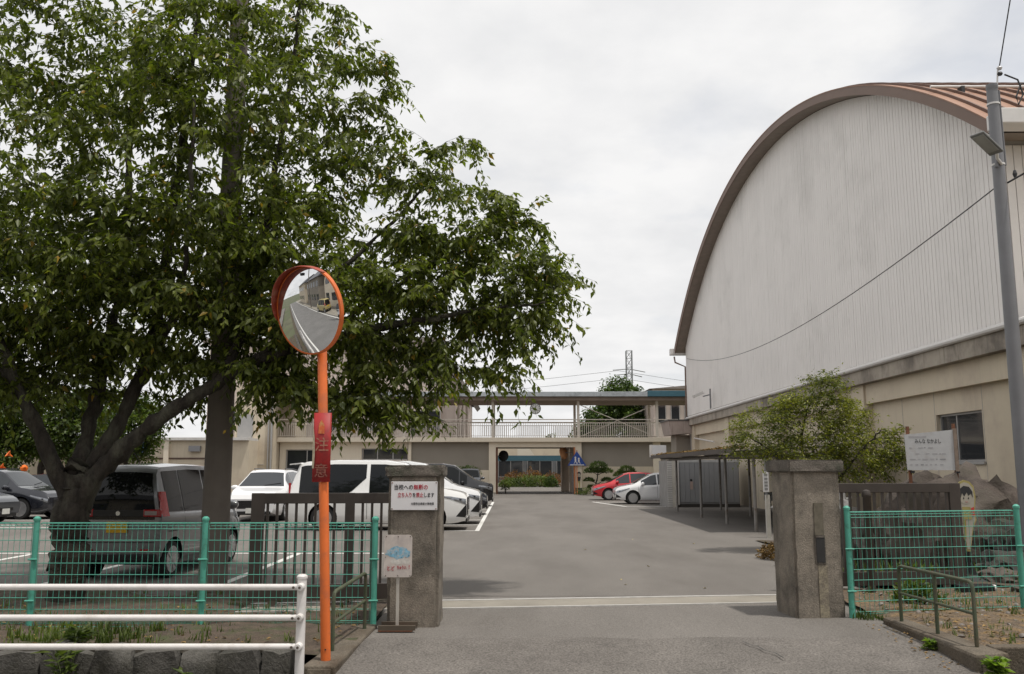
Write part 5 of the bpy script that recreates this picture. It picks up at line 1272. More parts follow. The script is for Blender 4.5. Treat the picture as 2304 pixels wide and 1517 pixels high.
# the 300 leaves nearest the street are single pieces, the rest one mass
dist = np.linalg.norm(P2 - np.array([0, 0, 1.7]), axis=1)
inview = (np.abs(P2[:, 0]/P2[:, 1]) < .57) & ((P2[:, 2]-1.7)/P2[:, 1] < .52)
order = np.argsort(np.where(inview, dist, 1e9)); near, rest = order[:300], order[300:]
crown = link('crown', tri_mesh('crown', *leaf_arrays(P2[rest], A_[rest], Nn[rest], L_[rest], W_[rest]), cherry_leaf), None, 'stuff')
crown.parent = ct; crown.matrix_parent_inverse = Matrix.Translation(-Vector(ct.location))
lv = tri_mesh('leaf', *leaf_arrays(np.zeros((1, 3)), np.array([[1., 0, 0]]), np.array([[0, 0, 1.]]), np.array([1.]), np.array([.46])), cherry_leaf)
for i in near:
    D_ = Vector(A_[i]).normalized(); S_ = D_.cross(Vector(Nn[i])).normalized(); N_ = S_.cross(D_)
    o = link('leaf', lv, ct); M = Matrix((D_, S_, N_)).transposed().to_4x4(); M.translation = Vector(P2[i]) - Vector(ct.location)
    o.matrix_local = M @ Matrix.Scale(float(L_[i]), 4)
tk_ = T.lb.build('trunk', bark, ct, smooth=70)
from mathutils import noise as mnoise
tk_.data.update(); nr = [v.normal.copy() for v in tk_.data.vertices]
for v, nv in zip(tk_.data.vertices, nr):
    p = v.co; lo = max(.25, 1 - max(0, p.z-.5)*.22)
    v.co += nv*lo*(.030*mnoise.noise(Vector((p.x*9, p.y*9, p.z*2.6))) + .018*mnoise.noise(Vector((p.x*20, p.y*20, p.z*7))) + .05*mnoise.noise(Vector((p.x*2.5, p.y*2.5, p.z*2.2))))
tw_ = T.tw.build('twigs', twig_m, ct); tw_['kind'] = 'stuff'

def simple_tree(name, label, base, limbs, lobes, ntips, lpm, leaf, aspect, lm, seed, tail=.6, cat='tree', hang=.3, droop=.1, group=None, rmax=.03, jit=.04, trunk_m=None, up=.25, minleaf=6, nspray=0, spray=.3, lps=10):
    o = thing(name, label, cat, base, 0, group); t = Tree(seed)
    for pts, r0, r1 in limbs: t.limb(pts, r0, r1, n=8)
    t.grow(lobe_points(t.r, lobes, ntips), leaf_per_m=lpm, tail=tail, droop=droop, rmax=rmax, up=up, minleaf=minleaf, nspray=nspray, spray=spray, lps=lps)
    P_, A__, N__, L__, W__ = t.leaves(leaf, aspect, hang=hang, jitter=jit)
    c_ = link('crown', tri_mesh('crown', *leaf_arrays(P_, A__, N__, L__, W__), lm), None, 'stuff'); c_.parent = o; c_.matrix_parent_inverse = Matrix.Translation(-Vector(base))
    t.lb.v.extend([]); off = len(t.lb.v)
    t.lb.add(t.tw.v, t.tw.f); t.lb.build('trunk', trunk_m or bark, o, smooth=70); return o
# yellow-green maple behind the right pier
mb = (6.35, 18.8, 0.05)
simple_tree('maple_tree', 'small yellow-green maple behind the right gate pier', mb,
    [([(6.4, 18.8, -.1), (6.35, 18.8, .7), (6.2, 18.8, 1.5), (6.1, 18.8, 2.4), (6.4, 18.8, 3.3)], .07, .015), ([(6.35, 18.8, .8), (6.8, 18.7, 1.5), (7.3, 18.6, 2.1), (7.7, 18.6, 2.5)], .05, .012), ([(6.25, 18.8, 1.2), (5.6, 18.7, 1.9), (5.0, 18.6, 2.3)], .05, .012)],
    [((5.4, 18.7, 2.45), (.85, .7, .52)), ((6.4, 18.8, 2.6), (1.0, .8, .75)), ((7.3, 18.7, 2.25), (.85, .7, .68)), ((6.6, 18.8, 3.4), (.55, .45, .42)), ((4.95, 18.6, 2.25), (.4, .4, .25)), ((7.75, 18.6, 2.0), (.35, .4, .45)), ((5.9, 18.6, 3.05), (.35, .3, .25)), ((6.0, 18.6, 1.95), (.9, .7, .35)), ((6.9, 18.6, 1.75), (.6, .5, .3))],
    380, 30, .07, .45, maple_leaf, 21, tail=.5, hang=.12, jit=.03, nspray=5, spray=.32, lps=10)
# trees behind
simple_tree('broadleaf_tree', 'dark rounded evergreen tree behind the right half of the walkway', (9.4, 84, 0),
    [([(9.4, 84, -.2), (9.4, 84, 3), (9.5, 84, 6), (9.4, 84, 8.5)], .35, .08), ([(9.4, 84, 3), (11.5, 84, 5)], .15, .05), ([(9.4, 84, 3), (7.4, 84, 5)], .15, .05)],
    [((9.6, 84, 5.2), (3.4, 2.4, 2.9)), ((10.2, 84, 8.2), (2.0, 1.8, 1.9)), ((7.8, 83.5, 4.4), (1.9, 1.6, 2.0)), ((12.4, 83.5, 4.4), (1.8, 1.6, 2.0))], 520, 34, .30, .6, tree_leaf, 31, tail=1.2, hang=.2, jit=.18, rmax=.06, nspray=5, spray=.8, lps=9)
simple_tree('broadleaf_tree', 'bright green tree behind the parked cars at the left edge', (-22, 42, 0),
    [([(-22, 42, -.2), (-22, 42, 2), (-21.6, 42, 4)], .22, .06), ([(-22, 42, 1.6), (-20.4, 42, 3)], .1, .03)],
    [((-22.2, 42, 4.0), (2.6, 1.6, 1.7)), ((-20.0, 41.6, 3.3), (1.6, 1.3, 1.3)), ((-24.0, 42, 3.2), (1.7, 1.4, 1.5)), ((-19.6, 41.8, 4.6), (1.0, 1, 1.0))], 420, 34, .20, .6, bright_leaf, 32, tail=.9, jit=.12, rmax=.04, nspray=4, spray=.6, lps=9)
simple_tree('broadleaf_tree', 'second bright green tree filling the gap left of the cherry trunk', (-17.2, 40, 0),
    [([(-17.2, 40, -.2), (-17.2, 40, 2), (-17, 40, 3.4)], .16, .05)],
    [((-17.4, 40, 3.3), (1.5, 1.2, 1.2)), ((-16.6, 40, 4.1), (.9, .9, .8))], 190, 34, .18, .6, bright_leaf, 33, tail=.8, jit=.12, rmax=.04, nspray=4, spray=.6, lps=9)
simple_tree('background_tree', 'tiny bare-topped tree seen behind the walkway railing', (5.0, 120, 0),
    [([(5.3, 120, -.2), (5.3, 120, 4), (5.2, 120, 6.2)], .2, .05)], [((5.2, 120, 5.0), (1.1, 1.0, .8)), ((5.1, 120, 6.0), (.5, .5, .5))], 40, 16, .35, .5, tree_leaf, 34, tail=1.0, jit=.2)
# clipped garden pines in front of the walkway
def garden_pine(label, x, y, h, seed, s):
    o = thing('garden_pine', label, 'pine tree', (x, y, 0), 0, 'clipped pines by the walkway wall'); t = Tree(seed)
    t.limb([(x-.3*s, y, -.1), (x-.2*s, y, .5), (x-.05*s, y, 1.0*h/2), (x+.05*s, y, h*.9)], .08, .03)
    pads = [(x+.05*s, h*.90, .55*s, .42), (x-.45*s, h*.74, .42*s, .34), (x+.5*s, h*.74, .45*s, .34), (x-.58*s, h*.47, .30*s, .22), (x+.56*s, h*.48, .32*s, .22), (x-.02*s, h*.74, .5*s, .36), (x-.42*s, h*.27, .22*s, .17), (x+.36*s, h*.3, .24*s, .17)]
    P_, D_ = [], []
    for px, pz, pr2, ph in pads:
        t.limb([(x, y, pz-.25), ((x+px)/2, y, pz-.12), (px, y, pz-.05)], .03, .012, wob=.02)
        n_ = int(620*pr2/.6)
        v = t.r.normal(size=(n_, 3)); v /= np.linalg.norm(v, axis=1, keepdims=True); v[:, 2] = np.abs(v[:, 2])*.9 - .12
        P_.append(np.array([px, y, pz-.08]) + v*np.array([pr2, pr2*.8, ph])*t.r.uniform(.7, 1.05, (n_, 1))); D_.append(v + np.array([0, 0, .6]))
    P_ = np.vstack(P_); D_ = np.vstack(D_); k = len(P_)
    c_ = link('crown', tri_mesh('crown', *leaf_arrays(P_, D_ + t.r.normal(0, .3, (k, 3)), t.r.normal(size=(k, 3)), t.r.uniform(.10, .17, k), np.full(k, .05)), pine_leaf), None, 'stuff')
    c_.parent = o; c_.matrix_parent_inverse = Matrix.Translation((-x, -y, 0)); t.lb.build('trunk', bark, o, smooth=70)
garden_pine('taller clipped pine beside the blue crossing sign', 5.5, 57.6, 2.05, 41, 1.0)
garden_pine('lower clipped pine partly behind the red hatchback', 7.3, 57.6, 1.75, 42, .9)
def shrub(name, label, c, rr, n, leaf, lm, seed, group=None, flat=False):
    o = thing(name, label, 'shrub', (c[0], c[1], 0), 0, group); r = np.random.default_rng(seed)
    v = r.normal(size=(n, 3)); v /= np.linalg.norm(v, axis=1, keepdims=True); v[:, 2] = np.abs(v[:, 2])
    bump_ = 1 + .18*np.sin(v[:, :1]*7+seed)*np.cos(v[:, 1:2]*6)
    P_ = np.array([c[0], c[1], c[2]]) + v*np.array(rr)*r.uniform(.72, 1.05, (n, 1))*bump_
    c_ = link('foliage', tri_mesh('foliage', *leaf_arrays(P_, v + r.normal(0, .6, (n, 3)), v + r.normal(0, .5, (n, 3)), r.uniform(.6, 1.2, n)*leaf, r.uniform(.3, .6, n)*leaf), lm), None, 'stuff')
    c_.parent = o; c_.matrix_parent_inverse = Matrix.Translation((-c[0], -c[1], 0))
    g_ = MB(); 
    for k in range(5):
        a = k*1.26; g_.tube([(c[0], c[1], -.05), (c[0]+.3*rr[0]*math.cos(a), c[1]+.3*rr[1]*math.sin(a), c[2]+rr[2]*.45)], .02, n=5)
    g_.build('stems', bark, o); return o
hedge_leaf = leafmat('hedge_leaf', (0.05, 0.085, 0.015), (0.13, 0.17, 0.03), trans=.2)
sp = [((-.2, 83.2, 0), (1.0, .9, .75), hedge_leaf, 'low green hedge mound in the passage garden, leftmost'), ((1.0, 83.0, 0), (1.2, .9, .80), hedge_leaf, 'low green hedge mound in the middle of the passage garden'),
      ((2.6, 83.1, 0), (1.3, .9, .95), hedge_leaf, 'low green hedge mound at the right of the passage garden'), ((3.55, 82.0, 0), (.62, .6, .95), tree_leaf, 'dark round clipped shrub at the right of the passage garden'),
      ((.2, 85.4, 0), (1.3, 1, 1.35), shrub_red, 'reddish shrub behind the hedge at the left of the passage garden'), ((1.9, 86.6, 0), (1.4, 1, 1.5), shrub_red, 'orange-brown shrub at the back middle of the passage garden'),
      ((3.9, 86, 0), (1.2, 1, 1.25), shrub_red, 'reddish shrub at the back right of the passage garden'), ((1.6, 84.8, 0), (2.2, .9, 1.05), hedge_leaf, 'broad green hedge across the back of the passage garden')]
for i, (c, rr, lm, lb_) in enumerate(sp): shrub('garden_shrub', lb_, c, rr, 1300, .16, lm, 60+i, 'shrubs in the passage garden')
shrub('potted_shrub', 'small potted shrub at the left foot of the passage', (-.45, 61.5, .25), (.28, .28, .35), 260, .10, hedge_leaf, 80)
shrub('wall_shrub', 'small green shrub showing above the dark off-roader', (-2.9, 59.2, 1.3), (.85, .5, .55), 700, .12, tree_leaf, 81)
shrub('grass_mound', 'round green ground-cover mound at the foot of the clipped pines', (5.6, 58.6, 0), (1.5, .9, .50), 1500, .10, hedge_leaf, 82)
shrub('garden_edge_shrub', 'low dry brown clump at the corner behind the right gate pier', (5.15, 17.4, 0.0), (.42, .5, .26), 900, .08, dry_leaf, 83)
for i_, (c_x, c_y, rx_, lb_) in enumerate(((7.15, 12.0, .42, 'low green plant at the right end behind the short green fence'), (7.9, 13.0, .5, 'leafy green plant among the dark rocks behind the fence'), (6.0, 13.6, .35, 'low green plant behind the right sliding gate'), (5.15, 11.7, .3, 'small green plant under the right sliding gate'))):
    shrub('garden_plant', lb_, (c_x, c_y, .03), (rx_, rx_*.7, rx_*.75), 420, .085, weed_leaf, 90+i_, 'green plants behind the short fence')
# orange trumpet flowers at the left edge
o = thing('trumpet_vine', 'trumpet vine with orange flowers at the left edge behind the cars', 'flowering vine', (-22.4, 39, 0))
r = np.random.default_rng(9); n = 700
P_ = np.array([-22.6, 39, 1.6]) + r.normal(0, 1, (n, 3))*np.array([.7, .4, .5])
c_ = link('foliage', tri_mesh('foliage', *leaf_arrays(P_, r.normal(size=(n, 3)), r.normal(size=(n, 3)), r.uniform(.1, .2, n), r.uniform(.05, .1, n)), bright_leaf), None, 'stuff'); c_.parent = o; c_.matrix_parent_inverse = Matrix.Translation((22.4, -39, 0))
fl = MB().lathe([(.02, 0), (.05, .14), (.16, .24), (.11, .22), (.03, .1)], (0, 0, 0), 'z', 8).mesh('flower', pm('trumpet_orange', (0.80, 0.17, 0.02), rough=.5))
for k in range(16): piece('flower', fl, o, (float(r.normal(.1, .45)), -.55 + float(r.uniform(-.2, .2)), 1.7 + float(r.normal(0, .33))), (R(float(r.uniform(50, 130))), 0, float(r.uniform(0, 6))))
MB().tube([(-22.4, 39.2, 0), (-22.5, 39.1, 1), (-22.5, 39, 1.9)], .04, n=6).build('stem', bark, o)

# ---------------- ground plants
def blades(name, label, spots, m, seed, h=(.12, .35), w=.012, per=9, lean=.5, kind='stuff'):
    r = np.random.default_rng(seed); V, F = [], []
    for x, y, z, sc in spots:
        for q in range(per):
            a = r.uniform(0, 6.28); hh = r.uniform(*h)*sc; ln = r.uniform(.15, lean)*hh; d = np.array([math.cos(a), math.sin(a)]); s_ = np.array([-d[1], d[0]])
            bx_, by_ = x + r.normal(0, .03), y + r.normal(0, .03); o0 = len(V); wv = w*sc
            for t, k in ((0, 1), (.5, .9), (.85, .5), (1, 0)):
                px, py = np.array([bx_, by_]) + d*ln*t*t; pz = z + hh*(t - .25*t*t*ln/hh)
                if k: V += [(px+s_[0]*wv*k, py+s_[1]*wv*k, pz), (px-s_[0]*wv*k, py-s_[1]*wv*k, pz)]
                else: V.append((px, py, pz))
            F += [(o0, o0+1, o0+3), (o0, o0+3, o0+2), (o0+2, o0+3, o0+5), (o0+2, o0+5, o0+4), (o0+4, o0+5, o0+6)]
    o = link(name, tri_mesh(name, np.array(V), np.array(F), m), None)
    return tag(o, label, 'grass', kind='stuff') if kind else o
gr = random.Random(77)
spots = [(gr.uniform(-7.5, -1.9), gr.uniform(9.0, 13.1), .0, gr.uniform(.4, 1.0)) for _ in range(230)]
blades('strip_grass', 'patchy grass and weeds under the left fence', spots, weed_leaf, 3, h=(.04, .13), w=.006)
spots = [(-4.35 + gr.gauss(0, .55), 9.35 + gr.gauss(0, .28), .0, gr.uniform(.6, 1.2)) for _ in range(110)]
blades('fence_weeds', 'thick clump of weeds at the foot of the left fence', spots, weed_leaf, 4, h=(.05, .16), w=.007)
spots = [(gr.uniform(4.4, 7), gr.uniform(8.9, 12.4), .03, gr.uniform(.3, .8)) for _ in range(120)] + [(4.05 + gr.uniform(-.1, .15), 10.55 + gr.uniform(-.15, .1), .0, .7) for _ in range(16)]
blades('verge_grass', 'sparse weeds and dry grass beneath the right fence', spots, weed_leaf, 5, h=(.05, .16), w=.007)
spots = [(gr.uniform(4.9, 8.5), gr.uniform(13.1, 17), .05, gr.uniform(.5, 1.1)) for _ in range(420)]
blades('garden_grass', 'bright grass tufts around the rocks behind the right gate', spots, weed_leaf, 6, h=(.08, .24), w=.009)
spots = [(gr.uniform(-6.5, -2.0), gr.uniform(8.05, 8.5), -.33, gr.uniform(.4, 1)) for _ in range(90)]
blades('ditch_grass', 'low grass at the foot of the stone retaining wall', spots, weed_leaf, 7, h=(.05, .17), w=.008)
def weed(label, x, y, z, h, nst, seed, lw=.028, lm=weed_leaf, lf=.13):
    """upright leafy weed: stems with lance leaves"""
    o = thing('leafy_weed', label, 'weed', (x, y, z)); r = np.random.default_rng(seed); P_, D_ = [], []; g_ = MB()
    for k in range(nst):
        a = r.uniform(0, 6.28); top = Vector((x + math.cos(a)*h*.35*r.random(), y + math.sin(a)*h*.3*r.random(), z + h*r.uniform(.6, 1)))
        b = Vector((x + r.normal(0, .03), y + r.normal(0, .02), z)); path = [b.lerp(top, t) + Vector((0, 0, .04*math.sin(3*t))) for t in (0, .35, .7, 1)]
        g_.tube(path, [.004, .0035, .003, .002], n=5)
        for t in np.linspace(.15, 1, 13):
            p = b.lerp(top, float(t)); a2 = r.uniform(0, 6.28); P_.append(tuple(p)); D_.append((math.cos(a2), math.sin(a2), r.uniform(-.1, .7)))
    g_.build('stem', pm('weed_stem', (.10, .13, .04)), o); P_ = np.array(P_); D_ = np.array(D_); n_ = len(P_)
    L__ = r.uniform(.6, 1.2, n_)*lf
    c_ = link('leaves', tri_mesh('leaves', *leaf_arrays(P_, D_, np.array([0, 0, 1.]) + r.normal(0, .3, (n_, 3)), L__, L__*(lw/.1)), lm), None, 'stuff'); c_.parent = o; c_.matrix_parent_inverse = Matrix.Translation((-x, -y, -z))
weed('tall pale weed growing in front of the stone wall, left of centre', -4.02, 8.35, -.33, .46, 7, 1, lf=.16)
weed('pale weed tuft on top of the stone wall below the fence weeds', -4.15, 8.85, .0, .24, 5, 2, lf=.15)
weed('small weed at the lower left foot of the stone wall', -4.95, 8.3, -.33, .30, 5, 3)
weed('spreading weed before the stone wall right of centre', -2.95, 8.3, -.33, .22, 7, 4)
broad = leafmat('broad_weed', (0.09, 0.16, 0.02), (0.20, 0.28, 0.05), trans=.35)
weed('light green broad-leaved weed at the front end of the right kerb wall', 4.22, 8.08, -.15, .26, 9, 5, lw=.075, lm=broad, lf=.10)
weed('light green weed in the joint right of the kerb wall end', 4.48, 7.9, -.15, .17, 7, 6, lw=.07, lm=broad, lf=.09)
weed('little yellow-green weed on the side of the right kerb wall', 4.08, 9.0, -.05, .14, 4, 7, lw=.07, lm=broad, lf=.07)
# dry leaves and litter
def litter(name, label, area, n, m, seed, s=(.03, .07), zf=lambda x, y: .03):
    r = np.random.default_rng(seed); P_ = np.array([(x, y, zf(x, y)) for x, y in zip(r.uniform(area[0], area[1], n), r.uniform(area[2], area[3], n))])
    L__ = r.uniform(*s, n); D_ = np.c_[r.normal(size=(n, 2)), r.uniform(-.15, .25, n)]
    tag(link(name, tri_mesh(name, *leaf_arrays(P_, D_, np.array([0, 0, 1.]) + r.normal(0, .25, (n, 3)), L__, L__*.6), m), None), label, 'leaf litter', kind='stuff')
litter('leaf_litter', 'dry leaves scattered below the left fence', (-7, -1.7, 8.85, 11.5), 420, dry_leaf, 1)
litter('verge_litter', 'dry brown leaves and grass on the verge under the right fence', (4.5, 7.2, 8.7, 11), 700, dry_leaf, 2, zf=lambda x, y: .055)
litter('kerb_litter', 'dry leaves gathered along the right kerb wall', (3.85, 4.12, 8.3, 10.2), 70, dry_leaf, 3, s=(.02, .05), zf=lambda x, y: -.02 - max(0, 9.45-y)*.07 + .02)
litter('roof_litter', 'thick dry leaf litter along the cycle shelter roof edge', (5.95, 6.5, 24.2, 38), 900, dry_leaf, 4, s=(.06, .16), zf=lambda x, y: 2.24 + random.random()*.06)
litter('yard_leaves', 'a few fallen yellow leaves on the yard asphalt', (.2, 4.2, 13, 22), 7, pm('yellow_leaf', (.5, .4, .12)), 6, s=(.05, .08), zf=lambda x, y: .012)
# pebbles
pr2 = np.random.default_rng(3); pg = MB()
for k in range(130):
    x, y = pr2.uniform(4.4, 7.0), pr2.uniform(8.9, 13.2); s_ = pr2.uniform(.012, .04); pg.lathe([(0, -s_*.5), (s_*.8, -s_*.2), (s_, .1*s_), (s_*.6, s_*.5), (0, s_*.6)], (x, y, .05), (pr2.normal(), pr2.normal(), 2), 6)
tag(pg.build('pebbles', pm('pebble', (.19, .165, .145), var=.4, scale=9), smooth=60), 'loose pebbles on the verge beneath the right fence', 'pebbles', kind='stuff')
# ================================================================== RIGHT-HAND YARD: shelter, container, rocks, boards
sh = thing('cycle_shelter', 'long low cycle shelter with thin posts along the gym wall', 'shelter', (7.5, 31, 0))
post_s = pm('shelter_post', (0.24, 0.225, 0.21), rough=.6, var=.1, scale=4, col2=(.14, .09, .06), f2=.25, scale2=6)
for y in (36.2, 31.6, 27.9, 24.6):
    MB().tube([(6.62, y, 0), (6.62, y, 2.08)], .045, n=10).build('post', post_s, sh, smooth=True)
    MB().tube([(8.6, y+1, 0), (8.6, y+1, 2.25)], .045, n=10).build('post', post_s, sh, smooth=True)
    MB().box(5.98, 10.3, y-.03, y+.03, 2.07, 2.13).build('rafter', post_s, sh)
for x, z in ((6.62, 2.04), (8.6, 2.10)): MB().box(x-.03, x+.03, 24.2, 37.9, z-.03, z+.04).build('purlin', post_s, sh)
rg = MB(); n_ = 120
rg.grid([[(x, 24.0 + 14*i/n_, z + (.022 if i % 2 else -.0)) for i in range(n_+1)] for x, z in ((5.92, 2.17), (7, 2.22), (8.5, 2.30), (10.35, 2.40))])
o = rg.build('roof_sheet', pm('roof_sheet_dirty', (0.15, 0.13, 0.11), rough=.8, var=.25, scale=1.5, col2=(.07, .06, .05), f2=.4, scale2=.8), sh); sd = o.modifiers.new('s', 'SOLIDIFY'); sd.thickness = .012
MB().box(5.88, 5.93, 23.95, 38.05, 2.10, 2.24).build('eave_board', pm('eave_dark', (.08, .065, .055), rough=.8), sh)
ct_ = thing('storage_container', 'pale grey metal storage container under the end of the cycle shelter', 'container', (8.7, 41, 0))
cm_ = pm('container_grey', (0.29, 0.295, 0.305), rough=.55, var=.05, scale=2)
MB().box(7.42, 10.1, 40.0, 42.3, .14, 2.06).build('shell', cm_, ct_, bevel=.01)
sl_ = unit_box('panel', .205, .03, 1.72, cm_)
for k in range(12): piece('panel', sl_, ct_, (7.58 + .215*k - 8.7, 39.985 - 41, 1.08))
MB().box(7.40, 10.12, 39.97, 40.0, 1.96, 2.08).build('top_frame', pm('container_frame', (.5, .5, .5), rough=.5), ct_)
MB().box(7.42, 10.1, 40.0, 42.3, 0, .138).build('plinth', pm('dark_plinth', (.05, .045, .04)), ct_)
o = thing('container_sticker', 'small faded figure sticker on the container side', 'sticker', (7.95, 39.96, 1.0))
MB().lathe([(0, 0), (.055, 0), (.055, -.004), (0, -.004)], (7.95, 39.955, 1.18), 'y', 14).build('dark_disc', ink_black, o)
MB().box(7.90, 8.02, 39.948, 39.956, .78, 1.12).build('pink_patch', pm('pink_patch', (.46, .35, .31), rough=.7), o)
wb_ = thing('block_wall', 'narrow white block wall end beside the white hatchback', 'wall', (6.95, 40.6, 0))
MB().box(6.90, 7.26, 39.92, 42.2, 0, 2.05).build('core', pm('block_joint', (.25, .24, .23)), wb_)
bme = unit_box('block', .20, .03, .082, pm('white_block', (.60, .585, .56), rough=.8, var=.08, scale=6))
for k in range(21):
    piece('block', bme, wb_, (6.995 - 6.95 , 39.905-40.6, .055 + .096*k))
MB().box(7.10, 7.27, 39.87, 39.92, 0, 2.05).build('door_leaf', pm('cream_panel', (.58, .55, .49), rough=.6), wb_)
MB().box(7.28, 7.41, 39.93, 40.1, .1, 2.1).build('door_post', pvc, wb_)
o = thing('wall_sign', 'blank white box sign fixed above the block wall', 'sign', (7.0, 44, 2.3))
MB().box(7.05, 7.75, 45.0, 45.1, 2.28, 2.85).build('panel', white_board, o, bevel=.01)
MB().box(6.98, 7.05, 45.0, 45.5, 2.26, 2.87).build('side', pvc, o)
MB().tube([(7.7, 45.3, 0), (7.7, 45.3, 2.6)], .04).build('post', steel_grey, o)
# bicycle
bi = thing('bicycle', 'black bicycle in the shade at the near end of the cycle shelter', 'bicycle', (7.75, 27.2, 0), R(72))
tyr = MB().lathe([(.31, -.018), (.335, -.018), (.345, 0), (.335, .018), (.31, .018)], (0, 0, 0), 'y', 28, close=True).mesh('wheel', tyre_m)
spk = MB()
for k in range(18): a = k*math.pi/9; spk.tube([(0, 0, 0), (.315*math.cos(a), 0, .315*math.sin(a))], .002, n=4)
spk = spk.mesh('spokes', chrome)
for x in (-.52, .54):
    w_ = piece('wheel', tyr, bi, (x, 0, .345)); piece('spokes', spk, w_)
    MB().tube([(x + .40*math.cos(R(a)), 0, .345 + .40*math.sin(R(a))) for a in range(20, 165, 12)], .022, n=6).build('mudguard', chrome, bi, local=True)
fr = MB(); fr.tube([(-.52, 0, .345), (-.1, 0, .30), (.36, 0, .72), (.40, 0, .88), (.54, 0, .345)], .016, n=8); fr.tube([(-.1, 0, .3), (-.22, 0, .86)], .016, n=8); fr.tube([(-.52, 0, .345), (-.2, 0, .72)], .010, n=6); fr.tube([(-.16, 0, .55), (.38, 0, .80)], .014, n=8)
fr.build('frame', trim_black, bi, local=True)
MB().tube([(.25, -.26, 1.02), (.36, -.24, 1.02), (.40, 0, .96), (.36, .24, 1.02), (.25, .26, 1.02)], .012, n=8).build('handlebar', chrome, bi, local=True)
MB().prism([(-.36, -.07, .88), (-.36, .07, .88), (-.12, .025, .90), (-.06, 0, .90), (-.12, -.025, .90)], (0, 0, .05)).build('saddle', trim_black, bi, local=True, bevel=.01)
MB().prism([(.42, -.16, .72), (.42, .16, .72), (.72, .18, .74), (.72, -.18, .74)], (.02, 0, .22)).build('basket', pm('basket_steel', (.2, .2, .2), metal=.6, rough=.5), bi, local=True)
ps = thing('post_sign', 'narrow white vertical sign on a pale post left of the right pier', 'sign', (6.33, 22.4, 0))
MB().box(6.30, 6.40, 22.4, 22.5, 0, 1.05).build('post', pm('pale_post', (.45, .43, .39), rough=.7), ps)
MB().box(6.31, 6.35, 22.43, 22.47, 1.05, 2.2).build('thin_post', steel_grey, ps)
MB().box(6.24, 6.38, 22.375, 22.395, 1.12, 1.62).build('panel', white_board, ps)
for k, z in enumerate((1.55, 1.45, 1.36, 1.28, 1.20)): MB().box(6.27, 6.35, 22.370, 22.376, z-.03, z+.022).build('faded_mark', pm('grey_ink', (.25, .25, .25)), ps)

# rocks of the garden behind the right gate
rock_m = pm('garden_rock', (0.105, 0.085, 0.073), rough=.95, var=.4, scale=5, col2=(.075, .065, .05), f2=.5, scale2=2.5, bump=1, bscale=12, speck=.2)
rock_d = pm('dark_rock', (0.055, 0.052, 0.048), rough=.95, var=.35, scale=4, col2=(.05, .055, .04), f2=.4, scale2=2.5, bump=1, bscale=12)
def rock(label, c, rr, seed, m=None):
    bm = bmesh.new(); bmesh.ops.create_icosphere(bm, subdivisions=4, radius=1); r_ = np.random.default_rng(seed); ph = r_.uniform(0, 6, (5, 3)); fr_ = r_.uniform(1.5, 6, (5, 3))
    from mathutils import noise as mn
    for v in bm.verts:
        n_ = v.co.normalized(); d = sum(math.sin(n_.x*fr_[k][0]+ph[k][0]) * math.sin(n_.y*fr_[k][1]+ph[k][1]) * math.sin(n_.z*fr_[k][2]+ph[k][2]) for k in range(5))
        d2 = mn.noise(n_*3 + Vector((seed, 0, 0)))*.35 + (abs(mn.noise(n_*6 + Vector((seed, 3, 0))))-.2)*.22 + mn.noise(n_*14 + Vector((seed, 5, 0)))*.10
        v.co = Vector((n_.x*rr[0], n_.y*rr[1], n_.z*rr[2]))*(1 + .10*d + d2)
    o = thing('garden_rock', label, 'rock', c); me = bpy.data.meshes.new('stone_body'); bm.to_mesh(me); bm.free(); me.materials.append(m or rock_m); shade(me, 45)
    piece('stone_body', me, o); return o
rock('big rugged brown rock under the white notice board', (7.35, 15.3, .55), (1.05, .7, 1.05), 1)
rock('brown sloping rock at the right shoulder of the big rock', (8.25, 15.6, .45), (.7, .55, .95), 2)
rock('dark rock behind the right end of the green fence', (8.1, 14.6, .30), (.65, .5, .55), 3, rock_d)
rock('low dark rock at the foot of the child figure', (7.7, 13.9, .12), (.55, .4, .32), 4, rock_d)
rock('pale rock below the child figure, right', (7.15, 13.4, .05), (.35, .25, .18), 5)
rock('low brown rock behind the middle of the right gate', (5.6, 15.8, .25), (.8, .5, .75), 6, rock_d)
rock('small pale rock at the right end of the fence', (7.0, 12.3, .05), (.28, .2, .16), 7)
rock('grey rounded rock above the gate top, left of the big rock', (5.75, 17.0, .85), (.65, .5, .62), 8, pm('grey_rock', (.20, .195, .19), rough=.95, var=.3, scale=6, bump=.8, bscale=14))
# notice board on the rock
nb = thing('garden_notice_board', 'white tilted notice board with faded handwriting above the rocks', 'sign', (7.0, 15.0, 1.6), R(-9))
MB().box(-.385, .385, -.012, .012, .07, .70).build('panel', pm('board_weathered', (.50, .50, .505), rough=.6, var=.06, scale=8, col2=(.44, .42, .41), f2=.3, scale2=5), nb, local=True)
for v in nb.children[0].data.vertices:
    if v.co.z > .5: v.co.z += v.co.x*.10
    v.co.x -= (v.co.z-.3)*.03
MB().box(.375, .43, -.03, .05, .05, .76).build('side_board', pm('side_wood', (.26, .20, .16), rough=.9, var=.2, scale=12), nb, local=True)
for x in (-.33, .40): MB().box(x-.025, x+.025, .014, .05, -.35, .84 if x > 0 else .80).build('leg', rust, nb, local=True)
for x in (-.30, .41): MB().box(x-.03, x+.03, -.02, .02, .02, .06).build('bracket', trim_black, nb, local=True)
def ltxt(s_, size, x, z, m, sx=.9): return text('lettering', s_, size, (x, -.0135, z), FRONT, m, nb, bold=.0008, sx=sx, parent_local=True)
faint = pm('faint_ink', (.28, .28, .29), rough=.7); fainter = pm('fainter_ink', (.38, .37, .385), rough=.7)
ltxt('みんな なかよし', .085, -.24, .545, pm('marker', (.05, .05, .05)), .68)
MB().box(-.33, -.05, -.0145, -.0125, .612, .640).build('faded_line', fainter, nb, local=True)
br3 = random.Random(4)
